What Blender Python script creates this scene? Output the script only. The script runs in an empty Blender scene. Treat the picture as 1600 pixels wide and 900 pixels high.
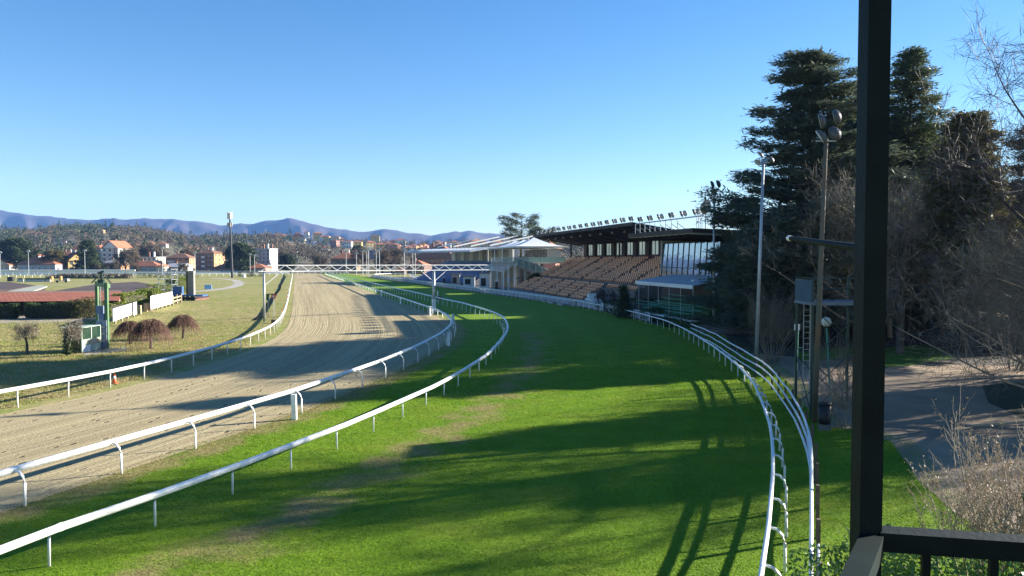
import bpy, math, random
import numpy as np
from mathutils import Vector, Matrix
R = math.radians
rng = np.random.default_rng(7)
random.seed(7)
S = bpy.context.scene
COL = S.collection

# ---------------------------------------------------------------- camera
CAMZ, F, PITCH = 8.0, 1200.0, math.atan(45 / 1200)
cd = bpy.data.cameras.new('camera'); cam = bpy.data.objects.new('camera', cd); COL.objects.link(cam)
cam.location = (0, 0, CAMZ); cam.rotation_euler = (R(90) - PITCH, 0, 0)
cd.sensor_width = 36; cd.lens = 36 * F / 1600; cd.clip_start = .05; cd.clip_end = 40000
S.camera = cam
# ---------------------------------------------------------------- light
SUN_AZ, SUN_EL = R(68), R(18.4)
w = bpy.data.worlds.new('World'); S.world = w; w.use_nodes = True
sk = w.node_tree.nodes.new('ShaderNodeTexSky'); sk.sky_type = 'NISHITA'; sk.sun_disc = False
sk.sun_elevation = SUN_EL; sk.sun_rotation = SUN_AZ; sk.altitude = 600; sk.air_density = 1.0; sk.dust_density = .1; sk.ozone_density = 1.6
hs = w.node_tree.nodes.new('ShaderNodeHueSaturation'); hs.inputs['Saturation'].default_value = 1.38; hs.inputs['Hue'].default_value = .508; hs.inputs['Value'].default_value = .96
w.node_tree.links.new(sk.outputs[0], hs.inputs['Color']); w.node_tree.links.new(hs.outputs[0], w.node_tree.nodes['Background'].inputs[0])
w.node_tree.nodes['Background'].inputs[1].default_value = .055
sl = bpy.data.lights.new('sun', 'SUN'); sl.energy = 5.0; sl.angle = R(.5); sl.color = (1, .93, .8)
so = bpy.data.objects.new('sun', sl); COL.objects.link(so)
sdir = Vector((math.sin(SUN_AZ) * math.cos(SUN_EL), math.cos(SUN_AZ) * math.cos(SUN_EL), math.sin(SUN_EL)))
so.rotation_euler = sdir.to_track_quat('Z', 'Y').to_euler()
S.view_settings.view_transform = 'Standard'; S.view_settings.look = 'None'
S.view_settings.exposure = 1.92; S.view_settings.gamma = 1
S.render.engine = 'CYCLES'
S.cycles.max_bounces = 5; S.cycles.diffuse_bounces = 3; S.cycles.glossy_bounces = 2; S.cycles.transmission_bounces = 4
S.cycles.transparent_max_bounces = 8; S.cycles.volume_bounces = 0
S.cycles.use_denoising = True
S.cycles.denoiser = 'OPENIMAGEDENOISE'; S.cycles.denoising_input_passes = 'RGB_ALBEDO_NORMAL'; S.cycles.denoising_prefilter = 'ACCURATE'

# ---------------------------------------------------------------- helpers
cp, sp = math.cos(PITCH), math.sin(PITCH)
def ray(px, py):
    x, u = (px - 800) / F, (450 - py) / F
    return Vector((x, cp + u * sp, -sp + u * cp))
def G(px, py, z=0.0):                     # where the sight line through a photo pixel meets height z
    d = ray(px, py); t = (z - CAMZ) / d.z
    return Vector((d.x * t, d.y * t, z))
def P(px, py, Y):                         # the point at distance Y
    d = ray(px, py); t = Y / d.y
    return Vector((d.x * t, Y, CAMZ + d.z * t))
def tag(o, label=None, cat=None, group=None, kind=None):
    if label: o['label'] = label
    if cat: o['category'] = cat
    if group: o['group'] = group
    if kind: o['kind'] = kind
    return o
def thing(name, label, cat, loc=(0, 0, 0), group=None, rz=0):
    o = bpy.data.objects.new(name, None); COL.objects.link(o)
    o.location = loc; o.rotation_euler = (0, 0, rz); o.empty_display_size = .2
    return tag(o, label, cat, group)
def link(name, me, mat=None, parent=None, loc=None, rz=0, sc=None):
    o = bpy.data.objects.new(name, me); COL.objects.link(o)
    if mat is not None and not me.materials: me.materials.append(mat)
    if parent is not None: o.parent = parent
    if loc is not None: o.location = loc
    if rz: o.rotation_euler = (0, 0, rz)
    if sc is not None: o.scale = sc if hasattr(sc, '__len__') else (sc, sc, sc)
    return o
def kids(o): return [c for c in bpy.data.objects if c.parent == o]
def copy_tree(o, loc=None, rz=None, sc=None, label=None, parent=None, children=None):
    c = o.copy(); COL.objects.link(c); c.parent = parent
    if loc is not None: c.location = loc
    if rz is not None: c.rotation_euler = (0, 0, rz)
    if sc is not None: c.scale = (sc, sc, sc)
    if label: c['label'] = label
    for ch in (children or o.children):
        copy_tree(ch, parent=c)
    return c
def rot2(x, y, a): return x * math.cos(a) - y * math.sin(a), x * math.sin(a) + y * math.cos(a)

ORD = ('first second third fourth fifth sixth seventh eighth ninth tenth eleventh twelfth thirteenth fourteenth fifteenth sixteenth seventeenth eighteenth nineteenth twentieth twenty-first twenty-second twenty-third twenty-fourth').split()

class MB:
    def __init__(s): s.v = []; s.f = []
    def add(s, vs, fs):
        n = len(s.v); s.v += [tuple(v) for v in vs]; s.f += [tuple(i + n for i in f) for f in fs]; return s
    def obox(s, o, a, b, c):               # box from corner o along a, b, c
        o, a, b, c = Vector(o), Vector(a), Vector(b), Vector(c)
        vs = [o, o + a, o + a + b, o + b, o + c, o + a + c, o + a + b + c, o + b + c]
        return s.add(vs, [(0, 3, 2, 1), (4, 5, 6, 7), (0, 1, 5, 4), (1, 2, 6, 5), (2, 3, 7, 6), (3, 0, 4, 7)])
    def box(s, c, d, rz=0):                # centre of base c, dims d
        x, y = rot2(1, 0, rz), rot2(0, 1, rz)
        a = Vector((x[0] * d[0], x[1] * d[0], 0)); b = Vector((y[0] * d[1], y[1] * d[1], 0))
        return s.obox(Vector(c) - a / 2 - b / 2, a, b, (0, 0, d[2]))
    def tube(s, pts, r, n=6, r2=None, flat=None, cap=True):
        pts = [Vector(p) for p in pts]; m = len(pts); base = len(s.v)
        up0 = Vector((0, 0, 1))
        for i, p in enumerate(pts):
            t = (pts[min(i + 1, m - 1)] - pts[max(i - 1, 0)]).normalized()
            a = t.cross(up0 if abs(t.z) < .95 else Vector((1, 0, 0))).normalized(); b = a.cross(t).normalized()
            rr = r if r2 is None else r + (r2 - r) * i / (m - 1)
            ra, rb = (rr, rr) if flat is None else (rr * flat[0], rr * flat[1])
            for k in range(n):
                an = 2 * math.pi * (k + .5) / n
                s.v.append(tuple(p + a * math.cos(an) * ra + b * math.sin(an) * rb))
        for i in range(m - 1):
            for k in range(n):
                k2 = (k + 1) % n
                s.f.append((base + i * n + k, base + i * n + k2, base + (i + 1) * n + k2, base + (i + 1) * n + k))
        if cap:
            s.f.append(tuple(base + k for k in range(n))[::-1]); s.f.append(tuple(base + (m - 1) * n + k for k in range(n)))
        return s
    def poly(s, pts): return s.add(pts, [tuple(range(len(pts)))])
    def prism(s, pts, d):                  # polygon extruded by vector d
        d = Vector(d); n = len(pts); vs = [Vector(p) for p in pts] + [Vector(p) + d for p in pts]
        fs = [tuple(range(n))[::-1], tuple(range(n, 2 * n))] + [(i, (i + 1) % n, (i + 1) % n + n, i + n) for i in range(n)]
        return s.add(vs, fs)
    def lathe(s, c, prof, n=12):           # prof: (r, z)
        c = Vector(c); b = len(s.v)
        for r, z in prof:
            for k in range(n):
                a = 2 * math.pi * k / n; s.v.append((c.x + r * math.cos(a), c.y + r * math.sin(a), c.z + z))
        for i in range(len(prof) - 1):
            for k in range(n):
                k2 = (k + 1) % n; s.f.append((b + i * n + k, b + i * n + k2, b + (i + 1) * n + k2, b + (i + 1) * n + k))
        s.f.append(tuple(b + k for k in range(n))[::-1]); s.f.append(tuple(b + (len(prof) - 1) * n + k for k in range(n)))
        return s
    def mesh(s, name, smooth=False, off=None):
        me = bpy.data.meshes.new(name)
        vs = s.v if off is None else [(a - off[0], b - off[1], c - off[2]) for a, b, c in s.v]
        me.from_pydata(vs, [], s.f); me.update()
        if smooth: me.polygons.foreach_set('use_smooth', [True] * len(me.polygons))
        return me
    def build(s, name, mat, parent=None, local=False, smooth=False):
        off = None if (parent is None or local) else Vector(parent.location) if parent.parent is None else Vector(parent.parent.location)
        return link(name, s.mesh(name, smooth, off), mat, parent)

def np_mesh(name, V, Fq, k=4):
    me = bpy.data.meshes.new(name); V = np.asarray(V, np.float32); Fq = np.asarray(Fq, np.int32)
    me.vertices.add(len(V)); me.vertices.foreach_set('co', V.ravel())
    me.loops.add(Fq.size); me.loops.foreach_set('vertex_index', Fq.ravel())
    me.polygons.add(len(Fq)); me.polygons.foreach_set('loop_start', np.arange(0, Fq.size, k, dtype=np.int32))
    me.polygons.foreach_set('loop_total', np.full(len(Fq), k, np.int32))
    me.update(calc_edges=True); me.validate(); return me
def nrm(a): return a / np.maximum(np.linalg.norm(a, axis=1, keepdims=True), 1e-9)
def leaf_mesh(name, C, D, N, L, W):
    """diamond leaf faces: centre C, axis D, normal N, half length L, half width W"""
    C = np.asarray(C, float); D = nrm(np.asarray(D, float)); Sd = nrm(np.cross(N, D)); n = len(C)
    L = np.broadcast_to(L, n)[:, None]; W = np.broadcast_to(W, n)[:, None]
    V = np.stack([C - D * L, C + Sd * W - D * L * .1, C + D * L, C - Sd * W - D * L * .1], 1).reshape(-1, 3)
    return np_mesh(name, V, np.arange(4 * n).reshape(n, 4))
def seg_mesh(name, segs, sides=4):
    """segs: (p0, p1, r0, r1) rows -> open tapered tubes"""
    A = np.array([s[0] for s in segs], float); B = np.array([s[1] for s in segs], float)
    r0 = np.array([s[2] for s in segs]); r1 = np.array([s[3] for s in segs]); n = len(A)
    T = nrm(B - A); ref = np.where(np.abs(T[:, 2:3]) < .9, np.array([[0, 0, 1.]]), np.array([[1., 0, 0]]))
    U = nrm(np.cross(T, ref)); W = np.cross(T, U); V = np.zeros((n, 2 * sides, 3))
    for k in range(sides):
        a = 2 * math.pi * k / sides; d = U * math.cos(a) + W * math.sin(a)
        V[:, k] = A + d * r0[:, None]; V[:, sides + k] = B + d * r1[:, None]
    fs = np.array([[k, (k + 1) % sides, sides + (k + 1) % sides, sides + k] for k in range(sides)])
    Fq = (np.arange(n) * 2 * sides)[:, None, None] + fs[None]
    return np_mesh(name, V.reshape(-1, 3), Fq.reshape(-1, 4))

# ---------------------------------------------------------------- materials
def nodes(name):
    m = bpy.data.materials.new(name); m.use_nodes = True; nt = m.node_tree
    return m, nt, nt.nodes, nt.links, nt.nodes['Principled BSDF']
def mix(nt, a, b, fac):
    n = nt.nodes.new('ShaderNodeMix'); n.data_type = 'RGBA'
    for s, v in ((6, a), (7, b)):
        if isinstance(v, tuple): n.inputs[s].default_value = (*v[:3], 1)
        else: nt.links.new(v, n.inputs[s])
    if isinstance(fac, (int, float)): n.inputs[0].default_value = fac
    else: nt.links.new(fac, n.inputs[0])
    return n.outputs[2]
def noise(nt, scale, detail=4, vec=None, rough=.55, dist=0):
    n = nt.nodes.new('ShaderNodeTexNoise'); n.inputs['Scale'].default_value = scale; n.inputs['Detail'].default_value = detail
    n.inputs['Roughness'].default_value = rough; n.inputs['Distortion'].default_value = dist
    if vec is not None: nt.links.new(vec, n.inputs['Vector'])
    return n.outputs['Fac']
def ramp(nt, fac, lo, hi):
    n = nt.nodes.new('ShaderNodeMapRange'); n.inputs[1].default_value = lo; n.inputs[2].default_value = hi
    nt.links.new(fac, n.inputs[0]); return n.outputs[0]
def math_(nt, op, a, b=None):
    n = nt.nodes.new('ShaderNodeMath'); n.operation = op
    for i, v in enumerate((a, b)):
        if v is None: continue
        if isinstance(v, (int, float)): n.inputs[i].default_value = v
        else: nt.links.new(v, n.inputs[i])
    return n.outputs[0]
def pos(nt): return nt.nodes.new('ShaderNodeNewGeometry').outputs['Position']
def scaled(nt, vec, s):
    n = nt.nodes.new('ShaderNodeMapping'); n.inputs['Scale'].default_value = s; nt.links.new(vec, n.inputs['Vector']); return n.outputs[0]
def bump(nt, bs, h, strength, dist=.05):
    n = nt.nodes.new('ShaderNodeBump'); n.inputs['Strength'].default_value = strength; n.inputs['Distance'].default_value = dist
    nt.links.new(h, n.inputs['Height']); nt.links.new(n.outputs[0], bs.inputs['Normal'])
MATS = {}
def M(name, c, c2=None, scale=1.5, rough=.7, metal=0, bmp=0, bscale=20, spec=.4, lo=.35, hi=.65):
    if name in MATS: return MATS[name]
    m, nt, N, L, b = nodes(name); v = pos(nt)
    if c2 is None: c2 = tuple(x * .78 for x in c)
    L.new(mix(nt, c, c2, ramp(nt, noise(nt, scale, 5, v), lo, hi)), b.inputs['Base Color'])
    b.inputs['Roughness'].default_value = rough; b.inputs['Metallic'].default_value = metal
    b.inputs['Specular IOR Level'].default_value = spec
    if bmp: bump(nt, b, noise(nt, bscale, 4, v), bmp)
    MATS[name] = m; return m
def leafM(name, c, c2, scale=.6, trans=.25, rough=.6):
    if name in MATS: return MATS[name]
    m, nt, N, L, b = nodes(name); v = pos(nt)
    f = math_(nt, 'ADD', math_(nt, 'MULTIPLY', noise(nt, scale, 3, v), .6), math_(nt, 'MULTIPLY', noise(nt, scale * 14, 2, v), .4))
    col = mix(nt, c, c2, ramp(nt, f, .38, .62))
    L.new(col, b.inputs['Base Color']); b.inputs['Roughness'].default_value = rough; b.inputs['Specular IOR Level'].default_value = .25
    t = N.new('ShaderNodeBsdfTranslucent'); L.new(col, t.inputs['Color'])
    x = N.new('ShaderNodeMixShader'); x.inputs[0].default_value = trans
    L.new(b.outputs[0], x.inputs[1]); L.new(t.outputs[0], x.inputs[2]); L.new(x.outputs[0], N['Material Output'].inputs['Surface'])
    MATS[name] = m; return m
def glassM(name, c, rough=.08, alpha=.35, spec=.8):
    if name in MATS: return MATS[name]
    m, nt, N, L, b = nodes(name); b.inputs['Base Color'].default_value = (*c, 1); b.inputs['Roughness'].default_value = rough
    b.inputs['Specular IOR Level'].default_value = spec; b.inputs['Alpha'].default_value = alpha
    MATS[name] = m; return m
# paints and building stuff
white = M('white_rail_paint', (.8, .8, .79), (.5, .51, .47), 3.2, .42, spec=.5, lo=.52, hi=.8)
galv = M('galvanised_steel', (.42, .44, .46), (.32, .34, .36), 1.2, .4, .35)
rustpole = M('rusty_green_pole', (.16, .1, .06), (.09, .1, .08), .8, .7)
darkgreen = M('dark_green_paint', (.02, .055, .045), (.012, .035, .03), 6, .45, bmp=.1, bscale=90)
towerg = M('black_green_paint', (.005, .012, .012), (.003, .007, .008), 9, .6, bmp=.12, bscale=120, spec=.15)
lamp_shell = M('dull_lamp_housing', (.075, .08, .09), (.055, .06, .068), 3, .5)
midgreen = M('green_paint', (.09, .19, .085), (.07, .14, .065), 2, .6)
turq = M('turquoise_paint', (.05, .3, .24), (.04, .22, .18), 2, .5)
oldwood = M('old_grey_wood', (.12, .09, .065), (.07, .055, .042), 5, .85, bmp=.3, bscale=40)
palewood = M('pale_wood', (.36, .3, .2), (.28, .22, .15), 4, .8)
brown = M('dark_brown_cladding', (.06, .038, .028), (.04, .027, .02), 1, .7)
concrete = M('concrete', (.36, .35, .33), (.26, .255, .24), .8, .85, bmp=.2)
darkconc = M('weathered_concrete', (.14, .135, .135), (.09, .088, .09), .7, .9, bmp=.2)
cream = M('cream_render', (.62, .55, .4), (.54, .47, .34), .4, .85)
offwhite = M('off_white_render', (.72, .71, .68), (.64, .63, .6), .4, .85)
greyrender = M('grey_render', (.42, .43, .46), (.36, .37, .4), .4, .85)
yellow = M('yellow_render', (.62, .47, .2), (.55, .4, .17), .4, .85)
orange_r = M('orange_render', (.55, .27, .12), (.48, .22, .1), .4, .85)
brick = M('brown_brick', (.24, .12, .085), (.18, .09, .065), 1.2, .9)
pinkr = M('pink_render', (.45, .24, .2), (.4, .2, .17), .5, .85)
tile = M('terracotta_roof', (.4, .16, .085), (.29, .115, .065), .7, .85, bmp=.4, bscale=6)
tile2 = M('brown_tile_roof', (.25, .13, .085), (.18, .095, .065), .7, .85, bmp=.4, bscale=6)
greyroof = M('grey_roof_sheet', (.4, .42, .45), (.32, .34, .37), .3, .6)
winglass = M('window_glass', (.025, .035, .05), (.05, .06, .075), .3, .12, spec=.7)
whitebrd = M('white_board', (.82, .82, .8), (.76, .76, .75), .5, .5)
tentw = M('white_membrane', (.72, .74, .76), (.64, .66, .69), .3, .6)
blueplastic = M('blue_seats', (.05, .16, .45), (.04, .12, .34), .5, .5)
seatc = M('tan_orange_seat', (.85, .4, .2), (.7, .33, .165), .35, .55)
asphalt = M('asphalt', (.06, .06, .065), (.045, .045, .048), .5, .9, bmp=.2, bscale=60)
black = M('black_plastic', (.015, .015, .017), None, 2, .5)
redp = M('red_paint', (.5, .03, .03), (.42, .025, .03), 2, .5)
orangep = M('orange_plastic', (.75, .13, .04), (.68, .11, .04), 2, .5)
bluep = M('blue_paint', (.05, .13, .32), (.04, .1, .26), 2, .5)
paleblue = M('pale_blue_sign', (.25, .5, .68), (.5, .66, .75), 1.5, .5)
bark = M('grey_bark', (.12, .1, .085), (.07, .058, .05), 3, .9, bmp=.5, bscale=18)
darkbark = M('dark_bark', (.055, .045, .038), (.035, .03, .026), 3, .9, bmp=.5, bscale=18)
palebark = M('pale_twig_bark', (.42, .34, .24), (.28, .21, .14), 4, .85)
twigm = M('brown_twig', (.24, .205, .155), (.115, .105, .085), .8, .9)
twigfar = M('purple_brown_twig', (.165, .125, .085), (.1, .083, .06), .02, .95)
mulb = M('red_brown_twig', (.19, .105, .075), (.1, .058, .044), 2, .9)
cedarM = leafM('cedar_needles', (.07, .105, .085), (.13, .145, .08), .35, .3)
firM = leafM('fir_needles', (.07, .105, .06), (.14, .16, .065), .5, .3)
ivyM = leafM('ivy_leaves', (.085, .09, .035), (.17, .14, .055), .7, .25)
evergM = leafM('evergreen_leaves', (.045, .07, .035), (.085, .11, .045), .4, .2)
hedgeM = leafM('bright_hedge_leaves', (.11, .16, .02), (.2, .24, .03), .8, .2)
darkhedgeM = leafM('dark_hedge_leaves', (.022, .045, .015), (.05, .08, .022), .8, .2)
laurelM = leafM('laurel_leaves', (.07, .15, .03), (.14, .24, .06), 2.5, .25, .3)
yleafM = leafM('yellow_leaves', (.42, .4, .05), (.3, .32, .05), 3, .3)
# ---------------------------------------------------------------- plan lines (metres)
def line(pts, z=0.0): return [G(x, y, z) for x, y in pts]
def resample(pts, step=None, n=None):
    A = np.array([tuple(p) for p in pts], float); d = np.r_[0, np.cumsum(np.linalg.norm(np.diff(A, axis=0), axis=1))]
    q = np.linspace(0, d[-1], n) if n else np.arange(0, d[-1], step)
    return np.stack([np.interp(q, d, A[:, k]) for k in range(A.shape[1])], 1)
def smooth(A, k=2):
    A = np.array(A, float)
    for _ in range(k):
        B = A.copy(); B[1:-1] = (A[:-2] + 2 * A[1:-1] + A[2:]) / 4; A = B
    return A
def sline(pts, step, z=0.0, k=40): return resample(smooth(resample(line(pts, z), .5), k), step)
def pdist(Q, L):
    """distance of points Q (n,2) to polyline L (m,2+), signed + on the right of it"""
    L = np.asarray(L)[:, :2]; best = np.full(len(Q), 1e9); sg = np.zeros(len(Q))
    for i in range(len(L) - 1):
        a, b = L[i], L[i + 1]; e = b - a; l2 = (e @ e) or 1e-9
        t = np.clip(((Q - a) @ e) / l2, 0, 1); d = Q - (a + t[:, None] * e); dd = np.hypot(d[:, 0], d[:, 1])
        m = dd < best; best[m] = dd[m]; sg[m] = np.sign(e[1] * d[m, 0] - e[0] * d[m, 1])
    return best * np.where(sg == 0, 1, sg)

turf_rail_px = [(-130, 975), (3, 905), (180, 850), (315, 795), (412, 753), (493, 718), (558, 688), (611, 663), (655, 641), (686, 624), (710, 608), (731, 594),
                (750, 580), (765, 565), (777, 550), (786, 536), (788, 524), (783, 511), (767, 501), (747, 493.7), (719, 484), (689, 477), (655, 467.5), (610, 456), (570, 445.5), (535, 436), (515, 430)]
sand_rail_px = [(-150, 862), (3, 801), (157, 752), (282, 710), (374, 677.6), (459, 652), (512, 630), (560, 609), (598, 594), (628, 580), (654, 567), (681, 551), (697, 541), (709, 530), (713, 522), (712, 514),
                (703, 505), (688, 497), (670, 490), (650, 482.5), (620, 471), (590, 460), (560, 449), (530, 438), (508, 430)]
left_rail_px = [(-180, 678), (-60, 655), (75, 627), (143, 613), (202, 599), (249, 587.6), (289, 576), (321, 566), (349, 557), (372, 549), (388, 542), (401.6, 536), (411.6, 531), (420, 525.6), (428, 520),
                (433.6, 514), (438, 508), (442, 500), (446, 488), (449, 476), (451.5, 462), (453.5, 450), (455.5, 440), (457, 431)]
right_rail_px = [(1182, 960), (1190, 895), (1198, 840), (1206, 790), (1208, 745), (1207, 700), (1203, 660), (1195, 635), (1185, 612), (1172, 590), (1155, 572), (1135, 556), (1113, 540), (1090, 525), (1065, 511.5), (1040, 500.5), (1000, 489.5), (950, 478.5),
                 (900, 470), (850, 463), (800, 456.5), (740, 449.5), (680, 442), (620, 434.5), (575, 429)]
fence_px = [(1281, 880), (1278, 770), (1277, 683), (1262, 645), (1240, 610), (1219.6, 586), (1198, 563), (1161, 545), (1134.5, 529), (1112, 516.5), (1096.7, 511), (1077, 503)]
TR = sline(turf_rail_px, 3.3); MR = sline(sand_rail_px, 3.95); LR = sline(left_rail_px, 3.3)
RRr = sline(right_rail_px, 2.6, 1.12)             # the rail itself (its posts stand outside it)
OF = sline(fence_px, 2.9, 1.45)
TRf, MRf, LRf, RRf, OFf = (resample(q, 1.0) for q in (TR, MR, LR, RRr, OF))

# ---------------------------------------------------------------- ground, tracks, roads
def grassM(name, c, c2, dead, dead_amt, stripes=False, trans=0):
    m, nt, N, L, b = nodes(name); v = pos(nt)
    big = noise(nt, .06, 4, v); mid = noise(nt, .55, 5, v); fine = noise(nt, 9, 5, v, .7)
    f = math_(nt, 'ADD', math_(nt, 'MULTIPLY', mid, .45), math_(nt, 'MULTIPLY', fine, .55))
    col = mix(nt, c, c2, ramp(nt, f, .36, .64))
    yl = math_(nt, 'MULTIPLY', ramp(nt, noise(nt, .3, 5, v, .65), .48, .72), .55); col = mix(nt, col, (c2[0] * 1.35, c2[1] * .98, c2[2] * 2.2), yl)
    dk_ = math_(nt, 'MULTIPLY', ramp(nt, noise(nt, 1.7, 4, v, .7), .55, .75), .45); col = mix(nt, col, tuple(x * .5 for x in c), dk_)
    at = N.new('ShaderNodeAttribute'); at.attribute_name = 'worn'
    dm = math_(nt, 'ADD', math_(nt, 'MULTIPLY', at.outputs['Fac'], .5), math_(nt, 'ADD', math_(nt, 'MULTIPLY', mid, 1.05), math_(nt, 'MULTIPLY', big, dead_amt)))
    dmask = ramp(nt, math_(nt, 'ADD', dm, math_(nt, 'MULTIPLY', fine, .5)), 1.02, 1.36)
    n = nt.nodes.new('ShaderNodeMath'); n.operation = 'MINIMUM'; L.new(dmask, n.inputs[0]); n.inputs[1].default_value = .9
    mx = nt.nodes.new('ShaderNodeMath'); mx.operation = 'MAXIMUM'; L.new(n.outputs[0], mx.inputs[0]); mx.inputs[1].default_value = 0
    col = mix(nt, col, mix(nt, dead, tuple(x * .6 for x in dead), ramp(nt, fine, .4, .6)), mx.outputs[0])
    if stripes:
        a2 = N.new('ShaderNodeAttribute'); a2.attribute_name = 'track'
        col = mix(nt, col, tuple(x * .5 for x in c2), a2.outputs['Fac'])
    L.new(col, b.inputs['Base Color']); b.inputs['Roughness'].default_value = .85; b.inputs['Specular IOR Level'].default_value = .15
    bump(nt, b, math_(nt, 'ADD', noise(nt, 14, 4, v, .75), math_(nt, 'MULTIPLY', noise(nt, 2.2, 3, v), 1.2)), .75, .07)
    if trans:
        t = N.new('ShaderNodeBsdfTranslucent'); L.new(col, t.inputs['Color']); x = N.new('ShaderNodeMixShader'); x.inputs[0].default_value = trans
        L.new(b.outputs[0], x.inputs[1]); L.new(t.outputs[0], x.inputs[2]); L.new(x.outputs[0], N['Material Output'].inputs['Surface'])
    MATS[name] = m; return m
turfM = grassM('turf_grass', (.095, .2, .009), (.18, .29, .015), (.36, .28, .13), .06, True)
bladeM = grassM('turf_blade', (.125, .24, .01), (.225, .35, .02), (.4, .32, .15), .06, True, .45)
fieldbladeM = grassM('infield_blade', (.2, .23, .05), (.3, .3, .09), (.46, .37, .18), .72, False, .4)
fieldM = grassM('infield_grass', (.15, .21, .035), (.29, .28, .08), (.46, .36, .18), .7)
vergeM = grassM('verge_grass', (.07, .15, .018), (.11, .2, .03), (.3, .21, .1), .1)

gm = MB(); X0, Y0 = 9000, 9500
gm.poly([(-X0, -300, 0), (X0, -300, 0), (X0, Y0, 0), (-X0, Y0, 0)])
tag(gm.build('ground', fieldM), kind='structure')

def grid_poly(name, inside, x0, x1, y0, y1, st, z, mat, attrs=None):
    xs = np.arange(x0, x1 + st, st); ys = np.arange(y0, y1 + st, st); X, Y = np.meshgrid(xs, ys); Q = np.stack([X.ravel(), Y.ravel()], 1)
    ok = inside(Q); nx = len(xs); i = np.arange(len(Q)).reshape(X.shape)
    q = np.stack([i[:-1, :-1], i[:-1, 1:], i[1:, 1:], i[1:, :-1]], -1).reshape(-1, 4); q = q[ok[q].any(1)]
    used = np.unique(q); mp = np.zeros(len(Q), int); mp[used] = np.arange(len(used)); Q = Q[used]
    me = np_mesh(name, np.c_[Q, np.full(len(Q), z)], mp[q])
    for k, fn in (attrs or {}).items():
        a = me.attributes.new(k, 'FLOAT', 'POINT'); a.data.foreach_set('value', fn(Q).astype(np.float32))
    return tag(link(name, me, mat), kind='structure')
def strip(name, Lp, Rp, n, m, z, mat, attrs=None):
    A, B = resample(Lp, n=n)[:, :2], resample(Rp, n=n)[:, :2]; t = np.linspace(0, 1, m)
    V = A[:, None] * (1 - t)[None, :, None] + B[:, None] * t[None, :, None]
    C = (A + B) / 2; s = np.r_[0, np.cumsum(np.linalg.norm(np.diff(C, axis=0), axis=1))]; wd = np.linalg.norm(B - A, axis=1)
    i = np.arange(n * m).reshape(n, m); q = np.stack([i[:-1, :-1], i[:-1, 1:], i[1:, 1:], i[1:, :-1]], -1).reshape(-1, 4)
    me = np_mesh(name, np.c_[V.reshape(-1, 2), np.full(n * m, z)], q)
    uv = np.stack([np.repeat(s, m), (t[None] * wd[:, None]).ravel()], 1)
    u = me.uv_layers.new(name='along'); li = np.zeros(len(me.loops), np.int32); me.loops.foreach_get('vertex_index', li)
    u.data.foreach_set('uv', uv[li].astype(np.float32).ravel())
    for k, v in (attrs or {}).items():
        a = me.attributes.new(k, 'FLOAT', 'POINT'); a.data.foreach_set('value', np.tile(np.asarray(v, np.float32), n))
    return tag(link(name, me, mat), kind='structure')
def offset(Lp, d):                        # shift a polyline to its right by d
    A = np.asarray(Lp)[:, :2]; T = np.gradient(A, axis=0); T /= np.linalg.norm(T, axis=1, keepdims=True)
    return A + np.c_[T[:, 1], -T[:, 0]] * d
def extend(A, d0, d1):
    A = np.asarray(A)[:, :2]; a = A[0] - (A[1] - A[0]) / np.linalg.norm(A[1] - A[0]) * d0; b = A[-1] + (A[-1] - A[-3]) / np.linalg.norm(A[-1] - A[-3]) * d1
    return np.r_[[a], A, [b]]
def sandM():
    m, nt, N, L, b = nodes('raked_sand'); uv = N.new('ShaderNodeUVMap'); uv.uv_map = 'along'; v = uv.outputs[0]; p = pos(nt)
    wv = scaled(nt, v, (.012, .9, 1)); lanes = noise(nt, 1.0, 3, wv, .6, .3)
    rk = scaled(nt, v, (.035, 5.5, 1)); rake = noise(nt, 1.0, 4, rk, .6, .25)
    fine = noise(nt, 7, 5, p, .7); med = noise(nt, .5, 4, p)
    c = mix(nt, (.42, .345, .2), (.32, .26, .15), ramp(nt, lanes, .38, .62))
    c = mix(nt, c, (.48, .41, .26), ramp(nt, rake, .52, .74))
    c = mix(nt, c, (.22, .18, .115), math_(nt, 'MULTIPLY', ramp(nt, rake, .46, .3), .7))
    c = mix(nt, c, (.25, .21, .135), math_(nt, 'MULTIPLY', ramp(nt, fine, .5, .72), .6))
    vo = N.new('ShaderNodeTexVoronoi'); vo.inputs['Scale'].default_value = 1.0; L.new(scaled(nt, v, (.95, 1.5, 1)), vo.inputs['Vector'])
    spot = ramp(nt, vo.outputs['Distance'], .2, .13); keep = ramp(nt, noise(nt, .16, 3, p), .43, .5)
    hoof = math_(nt, 'MULTIPLY', spot, keep)
    c = mix(nt, c, (.1, .08, .055), math_(nt, 'MULTIPLY', hoof, .9))
    L.new(c, b.inputs['Base Color']); b.inputs['Roughness'].default_value = .95; b.inputs['Specular IOR Level'].default_value = .1
    h = math_(nt, 'SUBTRACT', math_(nt, 'ADD', math_(nt, 'MULTIPLY', rake, 1.3), math_(nt, 'MULTIPLY', fine, .9)), math_(nt, 'MULTIPLY', hoof, 1.2))
    bump(nt, b, h, .8, .06); return m
sand_left = extend(offset(resample(LRf, 2.), .9), 5, 60); sand_right = extend(offset(resample(MRf, 2.), -.15), 5, 60)
strip('sand_track', sand_left, sand_right, 260, 25, .02, sandM())

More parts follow.
